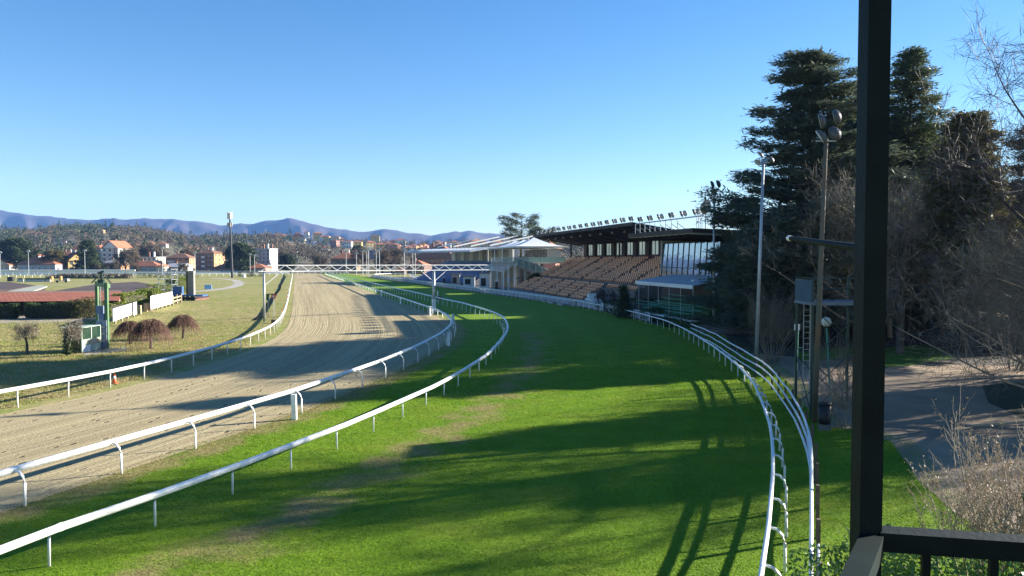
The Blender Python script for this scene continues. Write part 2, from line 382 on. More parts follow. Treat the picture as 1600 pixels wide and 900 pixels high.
def nearmin(Q, L): return pdist(Q, resample(L, 4.0))
dirt_left = np.array([tuple(G(*p))[:2] for p in ((1640, 930), (1570, 850), (1490, 800), (1435, 750), (1392, 690), (1335, 672), (1290, 668), (1262, 640), (1232, 598), (1200, 572), (1172, 552), (1140, 530), (1110, 514))])
TRq, RRq, MRq = (resample(q, 3.0) for q in (TRf, RRf, MRf))
def turf_in(Q):
    return (pdist(Q, MRq) > -.6) & ((pdist(Q, RRq) < .6) | ((Q[:, 1] < 95) & (pdist(Q, dirt_left) < 1)) | (Q[:, 1] < 19))
def worn(Q):
    d = pdist(Q, TRq); e = pdist(Q, MRq)
    v = .78 * np.exp(-((d - 3.2) / 2.0) ** 2) * (Q[:, 1] < 85) + 1.0 * np.exp(-(np.maximum(e - .4, 0) / 1.15) ** 2)
    return v
def wheel(Q):  # darker green bands parallel to the right rail, plus faint regular stripes
    d = -pdist(Q, RRq); v = np.zeros(len(Q))
    for c, wd in ((1.5, .28), (2.9, .3), (4.6, .32)): v += .22 * np.exp(-((d - c) / wd) ** 2) * (Q[:, 1] < 62)
    s = np.clip(np.sin(d * math.pi / 2.6) * 4, -1, 1) * .07 + .07
    return np.clip(v + s * (d > 0), 0, 1)
grid_poly('turf_track', turf_in, -24, 40, 10, 130, .5, .012, turfM, {'worn': worn, 'track': wheel})
strip('far_turf', extend(resample(MRf, 2.)[:, :2][60:], 0, 60), extend(resample(RRf, 2.)[:, :2][45:], 0, 60), 160, 12, .008, turfM)
dirtM_ = M('trodden_dirt', (.36, .255, .165), (.23, .168, .112), .35, .95, bmp=.5, bscale=14)
dp = [tuple(p) for p in dirt_left] + [(24, 92), (60, 125), (110, 125), (110, 8), (18, 8)]
md = MB(); md.poly([(x, y, .02) for x, y in dp[::-1]]); tag(md.build('dirt_yard', dirtM_), kind='structure')
mm = MB()
def blob(pts, z): return [G(x, y, 0) + Vector((0, 0, z)) for x, y in pts]
for pts in ([(1240, 552), (1290, 546), (1335, 541), (1345, 553), (1300, 562), (1255, 566)], [(1378, 575), (1420, 572), (1490, 560), (1480, 548), (1430, 540), (1370, 545), (1340, 556)]):
    q = blob(pts, .05); mm.poly(q); 
    n = len(q)
    for i in range(n): mm.poly([q[i], q[(i + 1) % n], (q[(i + 1) % n].x, q[(i + 1) % n].y, 0), (q[i].x, q[i].y, 0)])
tag(mm.build('grass_mound', vergeM), kind='structure')
ls_ = MB(); ls_.poly(blob([(1535, 604), (1570, 598), (1640, 598), (1700, 615), (1700, 665), (1600, 655), (1545, 630)], .03)); tag(ls_.build('dark_patch', M('dark_olive_ground', (.06, .06, .03), (.035, .04, .022), .8, .95, bmp=.5, bscale=12)), kind='structure')  # flat patch, darker and greener than the dirt around it
lt = MB(); lt.poly([(x, y, .026) for x, y in ((19, 66), (26, 60), (38, 57), (60, 50), (110, 46), (110, 124), (60, 124), (25, 91))]); tag(lt.build('leaf_litter', M('dark_leaf_litter', (.07, .055, .04), (.04, .033, .025), .5, .95, bmp=.5, bscale=10)), kind='structure')
# stand forecourt and infield path
fore_l = resample(offset(RRf, .9)[80:], n=60); fore_r = fore_l + np.array([30, 7])
strip('forecourt', fore_l[:, :2], fore_r[:, :2], 40, 3, .016, asphalt)
pv = M('pale_gravel_path', (.4, .37, .32), (.32, .29, .25), .5, .95)
pc = sline([(255, 458), (300, 456), (335, 453), (356, 450), (370, 446.5), (375, 442), (368, 438), (352, 436), (330, 434.5)], 3)
strip('gravel_path', offset(pc, -1.6), offset(pc, 1.6), 40, 3, .012, pv)
for k, (a, b, wd) in enumerate((((60, 447), (250, 441.5), 2), ((310, 443), (420, 441), 2), ((120, 438.5), (300, 436), 2.5))):
    q = resample([G(*a), G(*b)], n=6); strip('mown_path', offset(q, -wd / 2), offset(q, wd / 2), 6, 2, .012, pv)
soil = M('bare_soil', (.15, .1, .07), (.09, .06, .045), .6, .95, bmp=.4)
ms = MB(); ms.poly(blob([(0, 494), (60, 492), (120, 490), (165, 492), (160, 500), (90, 504), (-60, 507), (-60, 496)], .02)); tag(ms.build('bare_soil', M('pale_soil', (.36, .32, .25), (.28, .24, .18), .5, .95)), kind='structure')

# ---------------------------------------------------------------- hills and mountains
crest_px = [(-900, 366), (-500, 362), (-250, 365), (-100, 360), (0, 364), (60, 363), (90, 357), (150, 356), (200, 357), (240, 361), (290, 370), (340, 372), (400, 371), (445, 368), (490, 376), (530, 375), (575, 377), (620, 382), (680, 381), (760, 377), (850, 378), (1000, 376), (1300, 370), (1700, 362), (2200, 366), (2800, 370)]
cpx, cpy = np.array(crest_px).T
def hill_z(x, y):
    x = np.asarray(x, float); y = np.asarray(y, float); px = 800 + 1200 * x / np.maximum(y, 1)
    zc = 8 + (405 - np.interp(px, cpx, cpy)) - 7
    t = np.clip((y - 440) / (1180 - 440), 0, 1); up = t * t * (3 - 2 * t) * .55 + t * .45
    back = np.clip((y - 1250) / 1500, 0, 1)
    return zc * up * (1 - back) + 2.0 * np.sin(x * .013 + 1) * np.sin(y * .011) * t - .3 * (t <= 0)
def fan(name, ys, pxs, zf, mat):
    Y, PX = np.meshgrid(ys, pxs, indexing='ij'); X = (PX - 800) / 1200 * Y; Z = zf(X, Y, PX); n, m = Y.shape
    i = np.arange(n * m).reshape(n, m); q = np.stack([i[:-1, :-1], i[:-1, 1:], i[1:, 1:], i[1:, :-1]], -1).reshape(-1, 4)
    me = np_mesh(name, np.stack([X, Y, Z], -1).reshape(-1, 3), q); me.polygons.foreach_set('use_smooth', [True] * len(me.polygons))
    return tag(link(name, me, mat), kind='structure')
hillM = M('hill_ground', (.15, .13, .07), (.1, .085, .055), .012, .95)
fan('hills', np.r_[np.linspace(430, 1300, 60), np.linspace(1400, 2800, 12)], np.linspace(-900, 2800, 240), lambda X, Y, PX: hill_z(X, Y), hillM)
mt = [(-1200, 350), (-700, 335), (-300, 322), (-120, 318), (-40, 323), (0, 327), (20, 332), (60, 338), (85, 339), (105, 341), (140, 345), (165, 341), (185, 342), (200, 343), (213, 341.5), (240, 342), (270, 342), (300, 345), (325, 348), (345, 352), (370, 350), (400, 349), (415, 346), (430, 345), (440, 343),
      (452, 341), (465, 343), (480, 347), (510, 356), (540, 359), (560, 361.5), (572, 362.5), (585, 360), (600, 358), (612, 358.5), (625, 361), (640, 365), (647, 364), (660, 366), (675, 368.5), (690, 365), (705, 362.5), (720, 362), (732, 360), (745, 362), (760, 364.5), (780, 366.5), (820, 369), (900, 372), (1100, 366), (1400, 358), (1800, 350), (2300, 345), (3000, 352)]
mpx, mpy = np.array(mt).T
def vnoise(x, y, s):
    r = np.random.default_rng(s); g = r.random((256, 256)); xi = np.floor(x).astype(int); yi = np.floor(y).astype(int); fx, fy = x - xi, y - yi
    fx = fx * fx * (3 - 2 * fx); fy = fy * fy * (3 - 2 * fy); q = lambda a, b: g[(yi + b) % 256, (xi + a) % 256]
    return (q(0, 0) * (1 - fx) + q(1, 0) * fx) * (1 - fy) + (q(0, 1) * (1 - fx) + q(1, 1) * fx) * fy
MD = 5200.
def mount_z(X, Y, PX):
    top = (405 - np.interp(PX, mpx, mpy) + 2.2 * (vnoise(PX / 9 + 600, PX * 0, 11) - .5)) / 1200 * MD + 8
    t = np.clip((Y - 3300) / (MD - 3300), 0, 1); base = top * (t ** 1.15)
    rg = np.abs(vnoise(PX / 42 + Y / 900, Y / 1500, 3) - .5) * 2; rg2 = np.abs(vnoise(PX / 17 - Y / 700, Y / 800, 4) - .5) * 2 + .5 * np.abs(vnoise(PX / 7 + Y / 300, Y / 300, 5) - .5)
    w_ = np.sin(t * math.pi) ** .8
    z = base - w_ * top * (.56 * rg + .36 * rg2) * 1.1
    return np.where(Y > MD, top * np.clip(1 - (Y - MD) / 1500, 0, 1), z)
mtM = M('mountain_woods', (.075, .05, .055), (.032, .028, .038), .0045, 1.0)
fan('mountains', np.r_[np.linspace(3250, MD, 40), np.linspace(MD + 300, MD + 1500, 5)], np.linspace(-1200, 3000, 640), mount_z, mtM)

hz, nt, N, L, b = nodes('air'); N.remove(b); pvn = N.new('ShaderNodeVolumePrincipled'); pvn.inputs['Color'].default_value = (.22, .46, 1, 1)
pvn.inputs['Density'].default_value = 7.5e-5; pvn.inputs['Anisotropy'].default_value = .0
L.new(pvn.outputs[0], N['Material Output'].inputs['Volume'])
hb = MB(); hb.obox((-11000, -700, -2), (22000, 0, 0), (0, 10500, 0), (0, 0, 562)); tag(hb.build('haze', hz), kind='stuff')
# ---------------------------------------------------------------- running rails
def heading(A, i):
    a, b = A[max(i - 1, 0)], A[min(i + 1, len(A) - 1)]; return math.atan2(b[1] - a[1], b[0] - a[0])
def neck_mesh(name, reach, h, r=.035, drop=.1, n=6):
    return MB().tube([(0, 0, -.05), (0, 0, h * .66), (reach * .16, 0, h * .84), (reach * .5, 0, h * .97), (reach, 0, h)], r, n).mesh(name, True)
def rail_fence(name, label, base, side, reach, h, rr, flat, pr, group, wob=.012, extra=None):
    """side +1: the rail overhangs to the right of travel, -1 to the left"""
    t = thing(name, label, 'rail', tuple(base[0][:2]) + (0,), group)
    me = neck_mesh('post', reach, h, pr); me.materials.append(white)
    near = [i for i in range(len(base))]
    top = []
    for i in range(len(base)):
        a = heading(base, i) - side * math.pi / 2
        jx, jz = random.uniform(-wob, wob) * 2, random.uniform(-wob, wob)
        top.append((base[i][0] + math.cos(a) * reach + jx, base[i][1] + math.sin(a) * reach, h + jz))
        if i in near and i < 300:
            o = link('post', me, None, t, (base[i][0] - base[0][0], base[i][1] - base[0][1], 0)); o.rotation_euler = (random.uniform(-.02, .02), random.uniform(-.02, .02), a)
    MB().tube(resample(top, 1.1), rr, 10, flat=flat).build('rail', white, t, smooth=True)
    for i in range(1, min(len(top), 45), 2):
        p = Vector(top[i]); d = (Vector(top[min(i + 1, len(top) - 1)]) - p).normalized() * .06
        MB().tube([p - d, p + d], rr * 1.06, 10, flat=flat).build('coupling', white, t)
    return t
rail_fence('running_rail', 'white gooseneck rail curving along the inner edge of the green turf', TR, 1, .42, 1.1, .095, (1, 1.15), .036, 'white running rails')
rail_fence('running_rail', 'white gooseneck rail between the sand track and the brown grass verge', MR, -1, .5, 1.15, .1, (1, 1.15), .045, 'white running rails')
rail_fence('running_rail', 'white rail on straight posts along the infield side of the sand track', LR, 1, .12, 1.05, .095, (1, 1.15), .04, 'white running rails')
near_rr = offset(RRr, .42)
rail_fence('running_rail', 'white gooseneck rail on the stand side of the turf, running up towards the viewer', near_rr, -1, .42, 1.12, .062, (1, 1.15), .04, 'white running rails', .02)
# heavier white marker posts in the sand rail
pm = MB().box((0, 0, 0), (.24, .2, 1.3)).mesh('marker_post'); pm.materials.append(white)
for k, (px, py) in enumerate(((460, 656), (701, 541), (708, 507), (672, 493), (626, 475), (596, 463))):
    o = link('marker_post', pm, None, None, G(px, py), rz=.3 * k); o.rotation_euler.x = .06 if k == 0 else 0
    tag(o, ['thick white tilted post beside the sand rail, nearest to the viewer', 'thick white post where the sand rail bends sharpest', 'thick white square post just past the bend of the sand rail', 'thick white post of the sand rail beside the finish gantry leg',
            'thick white post of the sand rail, second beyond the gantry', 'thick white post of the sand rail, farthest beyond the gantry'][k], 'post', 'thick white posts of the sand rail')
# outer three rail fence
t = thing('three_rail_fence', 'white three rail fence on dark wooden posts outside the turf rail', 'fence', tuple(OF[0][:2]) + (0,))
wp = MB().box((0, 0, -.05), (.13, .1, 1.55)).mesh('post'); wp.materials.append(oldwood)
for i, p in enumerate(OF):
    o = link('post', wp, None, t, (p[0] - OF[0][0], p[1] - OF[0][1], random.uniform(-.05, .05)), rz=heading(OF, i)); o.rotation_euler.y = random.uniform(-.05, .05)
for z in (1.42, .95, .48):
    q = [(p[0] - .09 * math.sin(-heading(OF, i)) * -1 - .1, p[1], z + random.uniform(-.05, .05)) for i, p in enumerate(OF)]
    MB().tube(resample(q, 1.2), .05, 8).build('rail', white, t, smooth=True)
fr = MB(); e = Vector((OF[0][0], OF[0][1], 0)); d = Vector((OF[1][0] - OF[0][0], OF[1][1] - OF[0][1], 0)).normalized()
for s_ in (.02, 1.0): fr.tube([e + d * s_ + Vector((-.02, 0, .2)), e + d * s_ + Vector((-.02, 0, 1.5))], .03)
fr.tube([e + d * .02 + Vector((-.02, 0, 1.5)), e + d * 1.0 + Vector((-.02, 0, 1.5))], .03); fr.build('gate_frame', white, t)
# white panelled fence along the stands
SFp = offset(RRf, 1.15)[84:]; sf = resample(SFp, 3.0)
t = thing('panel_fence', 'white fence with pale panels between the turf and the grandstand forecourt', 'fence', (sf[0][0], sf[0][1], 0))
ppm = MB().box((0, 0, 0), (.07, .07, 1.15)).mesh('post'); ppm.materials.append(white)
pnm = MB().box((1.5, 0, .12), (2.9, .025, .95)).mesh('panel'); pnm.materials.append(M('pale_fence_panel', (.3, .34, .4), (.25, .29, .35), .4, .5))
for i in range(len(sf) - 1):
    a = math.atan2(sf[i + 1][1] - sf[i][1], sf[i + 1][0] - sf[i][0]); l = (sf[i][0] - sf[0][0], sf[i][1] - sf[0][1], 0)
    link('post', ppm, None, t, l, a); link('panel', pnm, None, t, l, a)
MB().tube([(p[0], p[1], 1.18) for p in sf], .05, 6, flat=(1, .8)).build('top_rail', white, t)

# ---------------------------------------------------------------- finish gantry
gl, gr = G(413, 503), G(678, 488); gd = (gr - gl).normalized(); glen = 38.6
t = thing('finish_gantry', 'white truss gantry on two tall posts spanning the sand track', 'gantry', tuple(gl))
MB().tube([gl, gl + Vector((0, 0, 6.5))], .15, 10).build('post', galv, t, smooth=True)
MB().tube([gr, gr + Vector((0, 0, 6.35))], .2, 10).build('post', galv, t, smooth=True)
MB().box(gr, (.5, .5, 2.0), .4).build('post_sleeve', white, t)
def gp(s, z, k=0): q = gl + gd * s; return Vector((q.x + gd.y * k, q.y - gd.x * k, z - s * .004))
ch = MB()
for k in (-.28, .28): ch.tube([gp(-.6, 6.45, k), gp(glen, 6.45, k)], .045, 6)
ch.build('bottom_chord', white, t)
MB().tube([gp(.5, 7.22), gp(glen - .5, 7.22)], .045, 6).build('top_chord', white, t)
nb = 18; br = glen / nb
for i in range(nb):
    s = -.3 + i * br
    MB().tube([gp(s, 6.45, -.28), gp(s + br / 2, 7.22), gp(s + br, 6.45, .28)], .06, 5).build('brace', white, t)
kb = MB()
for (c, s0) in ((gl, 0), (gr, (gr - gl).length)):
    for sgn in (-1, 1):
        if s0 == 0 and sgn < 0: continue
        kb.tube([c + Vector((0, 0, 4.6)), gp(s0 + sgn * 2.4, 6.42)], .045, 5)
kb.build('knee_brace', white, t)

# small things about the infield rail
p0 = G(428, 505); t = thing('round_sign', 'round red sign with a white numeral on a thin post by the rail', 'sign', tuple(p0))
MB().tube([p0, p0 + Vector((0, 0, 3.1))], .04, 6).build('pole', galv, t); MB().box(p0, (.55, .5, .45)).build('base_block', oldwood, t)
top = p0 + Vector((0, -.07, 3.35)); MB().tube([top, top + Vector((0, .05, 0))], .3, 20).build('disc', redp, t)
MB().tube([top - Vector((0, .012, 0)), top], .19, 18).build('disc_centre', M('dull_pink', (.6, .35, .35)), t)
nv = Vector((top.x, top.y - .02, top.z)); nm = MB()
nm.obox(nv + Vector((.03, 0, -.15)), (.045, 0, 0), (0, -.012, 0), (0, 0, .3)); nm.obox(nv + Vector((-.11, 0, -.06)), (.22, 0, 0), (0, -.015, 0), (0, 0, .045)); nm.prism([nv + Vector((-.11, 0, -.03)), nv + Vector((-.055, 0, -.03)), nv + Vector((.04, 0, .15)), nv + Vector((.0, 0, .15))], (0, -.009, 0)); nm.build('numeral', white, t)
bx = G(419, 497); t = thing('signal_box', 'dark green box with a short arm on a post beside the red sign', 'signal box', tuple(bx))
MB().tube([bx, bx + Vector((0, 0, 2.4))], .04).build('pole', darkgreen, t); MB().box(bx + Vector((0, 0, 2.4)), (.35, .3, .9)).build('case', darkgreen, t)
MB().tube([bx + Vector((0, 0, 3.25)), bx + Vector((.75, 0, 3.25))], .07).build('arm', darkgreen, t)
hp = [(398, 501), (405, 496.5), (408, 494), (411, 489), (415, 481), (419, 475.5), (424, 470), (428, 463.5), (431, 460), (434, 457), (437, 453), (438.5, 450), (437.5, 447.5), (438, 446), (440, 442), (441.5, 439), (441, 438), (443.5, 434), (444.5, 431), (443.5, 430.5), (444.5, 429)]
tag(MB().tube([q + Vector((0, 0, .1)) for q in line(hp)], .2, 6, flat=(1, .4)).build('irrigation_hose', M('matt_black', (.012, .012, .012), None, 2, .95, spec=.05)), 'thick black hose snaking across the grass behind the gantry post', 'hose')
p0 = G(179, 599); t = thing('traffic_cone', 'small orange traffic cone with a white band on the grass by the rail', 'traffic cone', tuple(p0))
MB().box(p0, (.36, .36, .05)).build('base', orangep, t); MB().lathe(p0, [(.14, .05), (.1, .3)], 12).build('body', orangep, t, smooth=True)
MB().lathe(p0, [(.103, .3), (.072, .48)], 12).build('band', white, t, smooth=True); MB().lathe(p0, [(.07, .48), (.025, .72)], 12).build('tip', orangep, t, smooth=True)
for k, (px, py) in enumerate(((447, 479), (445, 485), (448.5, 470), (449, 463), (451, 454), (441, 492))):
    p0 = G(px, py); t = thing('marker_stake', 'short orange and white stake by the infield rail, %s from the red sign' % ['second', 'first', 'third', 'fourth', 'fifth', 'nearest and below'][k], 'stake', tuple(p0), 'stakes beside the infield rail')
    MB().tube([p0, p0 + Vector((0, 0, .5))], .06, 5).build('lower_band', white, t); MB().tube([p0 + Vector((0, 0, .5)), p0 + Vector((0, 0, .85))], .06, 5).build('upper_band', orangep, t)
p0 = G(684, 471); t = thing('course_marker', 'small white stake with a red and brown box beside the gantry leg on the turf', 'marker', tuple(p0))
MB().tube([p0, p0 + Vector((0, 0, 2.0))], .12, 6).build('stake', white, t); MB().box(p0 + Vector((.3, 0, .3)), (.8, .4, .7)).build('box', M('rusty_red', (.3, .08, .05)), t)

# ---------------------------------------------------------------- floodlight poles
def flood_head(mb, lens, p, az, tilt, s):
    """bowl floodlight: deep rounded housing and a flat glass"""
    m = Matrix.Translation(p) @ Matrix.Rotation(az, 4, 'Z') @ Matrix.Rotation(tilt, 4, 'X')
    for tgt, prof in ((mb, [(.1, .3), (.3, .24), (.44, .1), (.46, 0)]), (lens, [(.44, -.03), (.44, 0.0)])):
        q = MB().lathe((0, 0, 0), [(r * s, z * s) for r, z in prof], 12); tgt.add([m @ Vector(v) for v in q.v], q.f)
lens_m = M('lamp_glass', (.5, .55, .56), (.42, .47, .48), 2, .15, spec=.7)
def flood_pole(label, bpx, tpx, heads, mat, r, s):
    b_ = G(*bpx); top = P(tpx[0], tpx[1], b_.y); t = thing('floodlight_pole', label, 'floodlight pole', tuple(b_), 'tall floodlight poles by the turf rail')
    MB().tube([b_, b_ + (top - b_) * .5, top], r, 10, r2=r * .62).build('pole', mat, t, smooth=True)
    MB().tube([top + Vector((-.5, 0, -.2)), top + Vector((.5, 0, -.2))], .04).build('crossbar', galv, t)
    for dx, dz, az, tilt in heads:
        h, l = MB(), MB(); flood_head(h, l, top + Vector((dx, 0, dz)), az, tilt, s)
        ho = h.build('lamp_head', lamp_shell, t, smooth=True); l.build('lens', lens_m, ho)
flood_pole('tall floodlight pole in plain grey, farthest of three at the turf rail', (1115, 517), (1116, 294), ((-.3, .35, 1.2, 1.3), (.4, .45, 1.0, 1.25), (-.1, -.5, 1.4, 1.1)), galv, .17, 1.0)
flood_pole('leaning grey floodlight pole with three lamps, rising through the brown bush', (1181, 575), (1193, 250), ((-.25, .35, 1.3, .8), (.55, 0, .9, 1.0), (-.45, -.2, 1.8, .8)), galv, .15, .62)
flood_pole('rusty green floodlight pole with four lamps, close to the steel lookout platform', (1272, 660), (1291, 214), ((.45, .95, .9, 1.35), (-.3, .75, 1.1, 1.35), (.4, .15, .5, 1.2), (-.3, 0, 1.2, 1.0)), rustpole, .15, .82)

# green speaker post, globe lamps, bin, lookout platform
p0 = G(1243, 606); t = thing('camera_post', 'green post with a small white camera box, beside the three rail fence', 'post', tuple(p0))
MB().tube([p0, p0 + Vector((.05, 0, 3.6))], .09, 8).build('pole', turq, t); MB().box(p0 + Vector((.05, 0, 3.6)), (.26, .2, .36), .4).build('camera_box', whitebrd, t)
g2 = MB(); g2.tube([p0 + Vector((0, 0, 2.5)), p0 + Vector((.45, 0, 2.5)), p0 + Vector((.45, 0, 0))], .03); g2.build('side_bar', turq, t)
def globe_lamp(label, px, py, ph, rad):
    p0 = G(px, py); top = P(ph[0], ph[1], p0.y); t = thing('globe_lamp', label, 'lamp', tuple(p0), 'globe lamps on green posts')
    MB().tube([p0, top], .06, 8, r2=.045).build('pole', turq, t); MB().lathe(top, [(.1, -rad * 1.15), (.13, -rad * .8)], 10).build('collar', black, t)
    prof = [(max(rad * math.sin(a), .005), -rad * math.cos(a)) for a in np.linspace(.3, math.pi, 9)]
    MB().lathe(top, prof, 16).build('globe', M('opal_glass', (.62, .64, .58), (.55, .57, .52), 2, .2), t, smooth=True)
globe_lamp('round globe lamp on a thin green post beyond the rusty floodlight pole', 1298, 634, (1291, 503), .27)
globe_lamp('round globe lamp on a tall green post in front of the low awning', 1084, 508, (1084, 440), .3)
p0 = G(1288, 672); t = thing('litter_bin', 'dark litter bin standing behind the outer fence near the rusty pole', 'bin', tuple(p0))
MB().lathe(p0, [(.24, .3), (.28, .45), (.3, 1.2)], 12).build('body', black, t, smooth=True); MB().lathe(p0, [(.32, 1.2), (.3, 1.3), (.1, 1.34)], 12).build('lid', black, t, smooth=True); MB().box(p0, (.5, .4, .3)).build('base', darkconc, t)
# lookout platform: four legs, deck, railing, panel, bracing
A0 = G(1267, 654); t = thing('lookout_platform', 'dark steel lookout platform on tall braced legs beside the rusty pole', 'platform', tuple(A0))
cs = [A0 + Vector(v) for v in ((0, 0, 0), (2.7, 0, 0), (2.7, 2.1, 0), (0, 2.1, 0))]; zd = 5.7
for c in cs: MB().box(c, (.11, .11, zd + 1.3)).build('leg', darkgreen, t)
MB().obox(cs[0] + Vector((-.1, -.1, zd)), (2.9, 0, 0), (0, 2.3, 0), (0, 0, .14)).build('deck', M('steel_deck', (.1, .15, .2), (.07, .11, .15), 2, .4), t)
for i in range(22): MB().obox(cs[0] + Vector((-.08 + i * .13, -.1, zd + .14)), (.1, 0, 0), (0, 2.3, 0), (0, 0, .03)).build('deck_slat', MATS['steel_deck'], t)
MB().obox(cs[0] + Vector((-.09, -.06, zd)), (.05, 0, 0), (0, 2.2, 0), (0, 0, 1.25)).build('side_panel', M('blue_grey_sheet', (.05, .09, .13), (.035, .07, .1), 1), t)
for z in (.75, 1.3):
    for i in (1, 2): MB().tube([cs[i] + Vector((0, 0, zd + z)), cs[(i + 1) % 4] + Vector((0, 0, zd + z))], .03).build('guard_rail', darkgreen, t)
for a, b, z0, z1 in ((0, 1, .3, 2.9), (1, 0, .3, 2.9), (0, 1, 3, 5.6), (1, 0, 3, 5.6), (3, 2, .3, 2.9), (2, 3, .3, 2.9), (0, 3, .3, 2.9), (1, 2, 3, 5.6)):
    MB().tube([cs[a] + Vector((.03 * a, .03, z0)), cs[b] + Vector((0, -.03, z1))], .025, 5).build('brace', darkgreen, t)
ld = MB()
for x in (0, .35): ld.tube([cs[3] + Vector((.5 + x, .35, 0)), cs[3] + Vector((.5 + x, .35, zd + .6))], .025, 5)
for i in range(18): ld.tube([cs[3] + Vector((.5, .35, .3 * i + .2)), cs[3] + Vector((.85, .35, .3 * i + .2))], .015, 4)
ld.build('ladder', galv, t)

# ---------------------------------------------------------------- viewing tower the photograph is taken from
px_, py_ = P(1360, 405, 1.45).x, 1.45
t = thing('viewing_tower', 'dark green steel corner post and railing of the viewing tower, close to the viewer', 'viewing tower', (px_, py_, 0))
MB().box((px_, py_, 0), (.042, .042, 9.6)).build('corner_post', towerg, t)
zr = P(1364, 843, 1.45).z
rd = Vector((.86, .08 - .26, 0)).normalized()
pa = Vector((px_ + .021, py_ - .004, 0)); pb = pa + rd * 2.2
def rail_between(a, b, z, wd, hg, nm, mt=None):
    d = (b - a).normalized(); n_ = Vector((d.y, -d.x, 0)); MB().obox(a + Vector((0, 0, z - hg)) - n_ * wd / 2, b - a, n_ * wd, (0, 0, hg)).build(nm, mt or towerg, t)
rail_between(pa, pb, zr + .022, .045, .036, 'top_rail')
rail_between(pa, pb, zr - .85, .04, .03, 'bottom_rail')
for i in range(18):
    q = pa + rd * (.085 + .115 * i); MB().box((q.x, q.y, zr - .85), (.014, .014, .838), math.atan2(rd.y, rd.x)).build('baluster', towerg, t)
ld_ = Vector((-.53, -.85, 0)).normalized(); fa = Vector((px_ + .002, py_ - .022, 0)); fb = fa + ld_ * 2.2
rail_between(fa, fb, zr + .018, .04, .036, 'top_rail', M('sunlit_teal', (.002, .014, .015), (.0015, .009, .01), 8, .7, spec=.1)); rail_between(fa, fb, zr - .85, .04, .03, 'bottom_rail')  # teal puts the sun on this rail into its colour
for i in range(18):
    q = fa + ld_ * (.1 + .115 * i); MB().box((q.x, q.y, zr - .85), (.014, .014, .838), math.atan2(ld_.y, ld_.x)).build('baluster', towerg, t)
c0_ = Vector((px_, py_, 0)); c1_, c3_ = c0_ + rd * 2.24, c0_ + ld_ * 2.24; c2_ = c1_ + ld_ * 2.24
for c in (c1_, c2_, c3_): MB().box(c, (.042, .042, zr)).build('corner_post', towerg, t)
MB().prism([c0_ + Vector((0, 0, zr - 1.06)), c1_ + Vector((0, 0, zr - 1.06)), c2_ + Vector((0, 0, zr - 1.06)), c3_ + Vector((0, 0, zr - 1.06))], (0, 0, .08)).build('deck', towerg, t)
a_, b_ = P(1378, 392, 1.45), P(1236, 372.5, 1.9); b_.z -= 0
MB().tube([a_, b_], .0085, 8, r2=.006).build('bracket_arm', towerg, t); d = (b_ - a_).normalized()
MB().tube([b_, b_ + d * .016], .0068, 8).build('arm_cap', whitebrd, t)
# ---------------------------------------------------------------- trees
def branch_skel(seed, H, trunk_r, spread=.55, levels=5, kids_=(3, 5), base=.22, droop=0., up=.25, first=7, ratio=.62, minr=.009):
    r = random.Random(seed); segs = []; tips = []
    def grow(p, d, L, rad, lv):
        n = 3 if lv < levels - 1 else 2; pts = [p]; q = p
        for i in range(n):
            d = (d + Vector((r.gauss(0, .13), r.gauss(0, .13), r.gauss(0, .1) + (up if lv else 0) * .35 - droop * .2))).normalized()
            q2 = q + d * (L / n); r0, r1 = rad * (1 - i / n * .55), rad * (1 - (i + 1) / n * .55)
            segs.append((q, q2, max(r0, minr), max(r1, minr * .75))); q = q2; pts.append(q)
        if lv >= levels - 1: tips.append((q, d)); return
        k = first if lv == 0 else r.randint(*kids_)
        for j in range(k):
            f = (base + (1 - base) * (j + r.random() * .6) / k) if lv == 0 else r.uniform(.3, 1)
            f = min(f, .99); idx = min(int(f * n), n - 1); pp = pts[idx].lerp(pts[idx + 1], f * n - idx)
            a = r.uniform(0, 2 * math.pi) + j * 2.4; ax = d.cross(Vector((math.cos(a), math.sin(a), .3))).normalized()
            nd = (d * (1 - spread * r.uniform(.6, 1.3)) + ax * spread * 1.4).normalized()
            grow(pp, nd, L * ratio * r.uniform(.65, 1.1) * (1.0 if lv else (1.15 - .55 * f)), rad * .5 * (1.1 - .5 * f), lv + 1)
        if lv: grow(q, d, L * ratio, rad * .45, lv + 1)
    grow(Vector((0, 0, 0)), Vector((0, 0, 1)), H * .62, trunk_r, 0)
    return segs, tips
def scale_skel(segs, H):
    m = max(s[1].z for s in segs); k = H / m
    return [(a * k, b * k, c, d) for a, b, c, d in segs]
def bare_tree_proto(seed, H, r, label, mat_t, mat_c, twigs=6, tl=.55, tw=.012, loc=(0, 0, 0), group=None, name='bare_tree', cat='tree', **kw):
    segs, tips = branch_skel(seed, H, r, **kw); segs = scale_skel(segs, H)
    big = [s for s in segs if s[2] > r * .16]; small = [s for s in segs if s[2] <= r * .16]
    t = thing(name, label, cat, loc, group)
    link('trunk', seg_mesh('trunk', big, 7), mat_t, t)
    A = np.array([s[1] for s in small]); D = np.array([s[1] - s[0] for s in small]); n = len(A)
    rg = np.random.default_rng(seed)
    me = seg_mesh('crown', small, 3); me.materials.append(mat_c)
    ob = link('crown', me, None, t)
    if twigs:
        C = np.repeat(A, twigs, 0) + rg.normal(0, tl * .35, (n * twigs, 3)); Dd = nrm(np.repeat(nrm(D), twigs, 0) + rg.normal(0, .55, (n * twigs, 3)))
        tm = leaf_mesh('twigs', C + Dd * tl * .3, Dd, rg.normal(0, 1, Dd.shape), rg.uniform(.5, 1, n * twigs) * tl, tw)
        link('twigs', tm, mat_c, t)
    return t
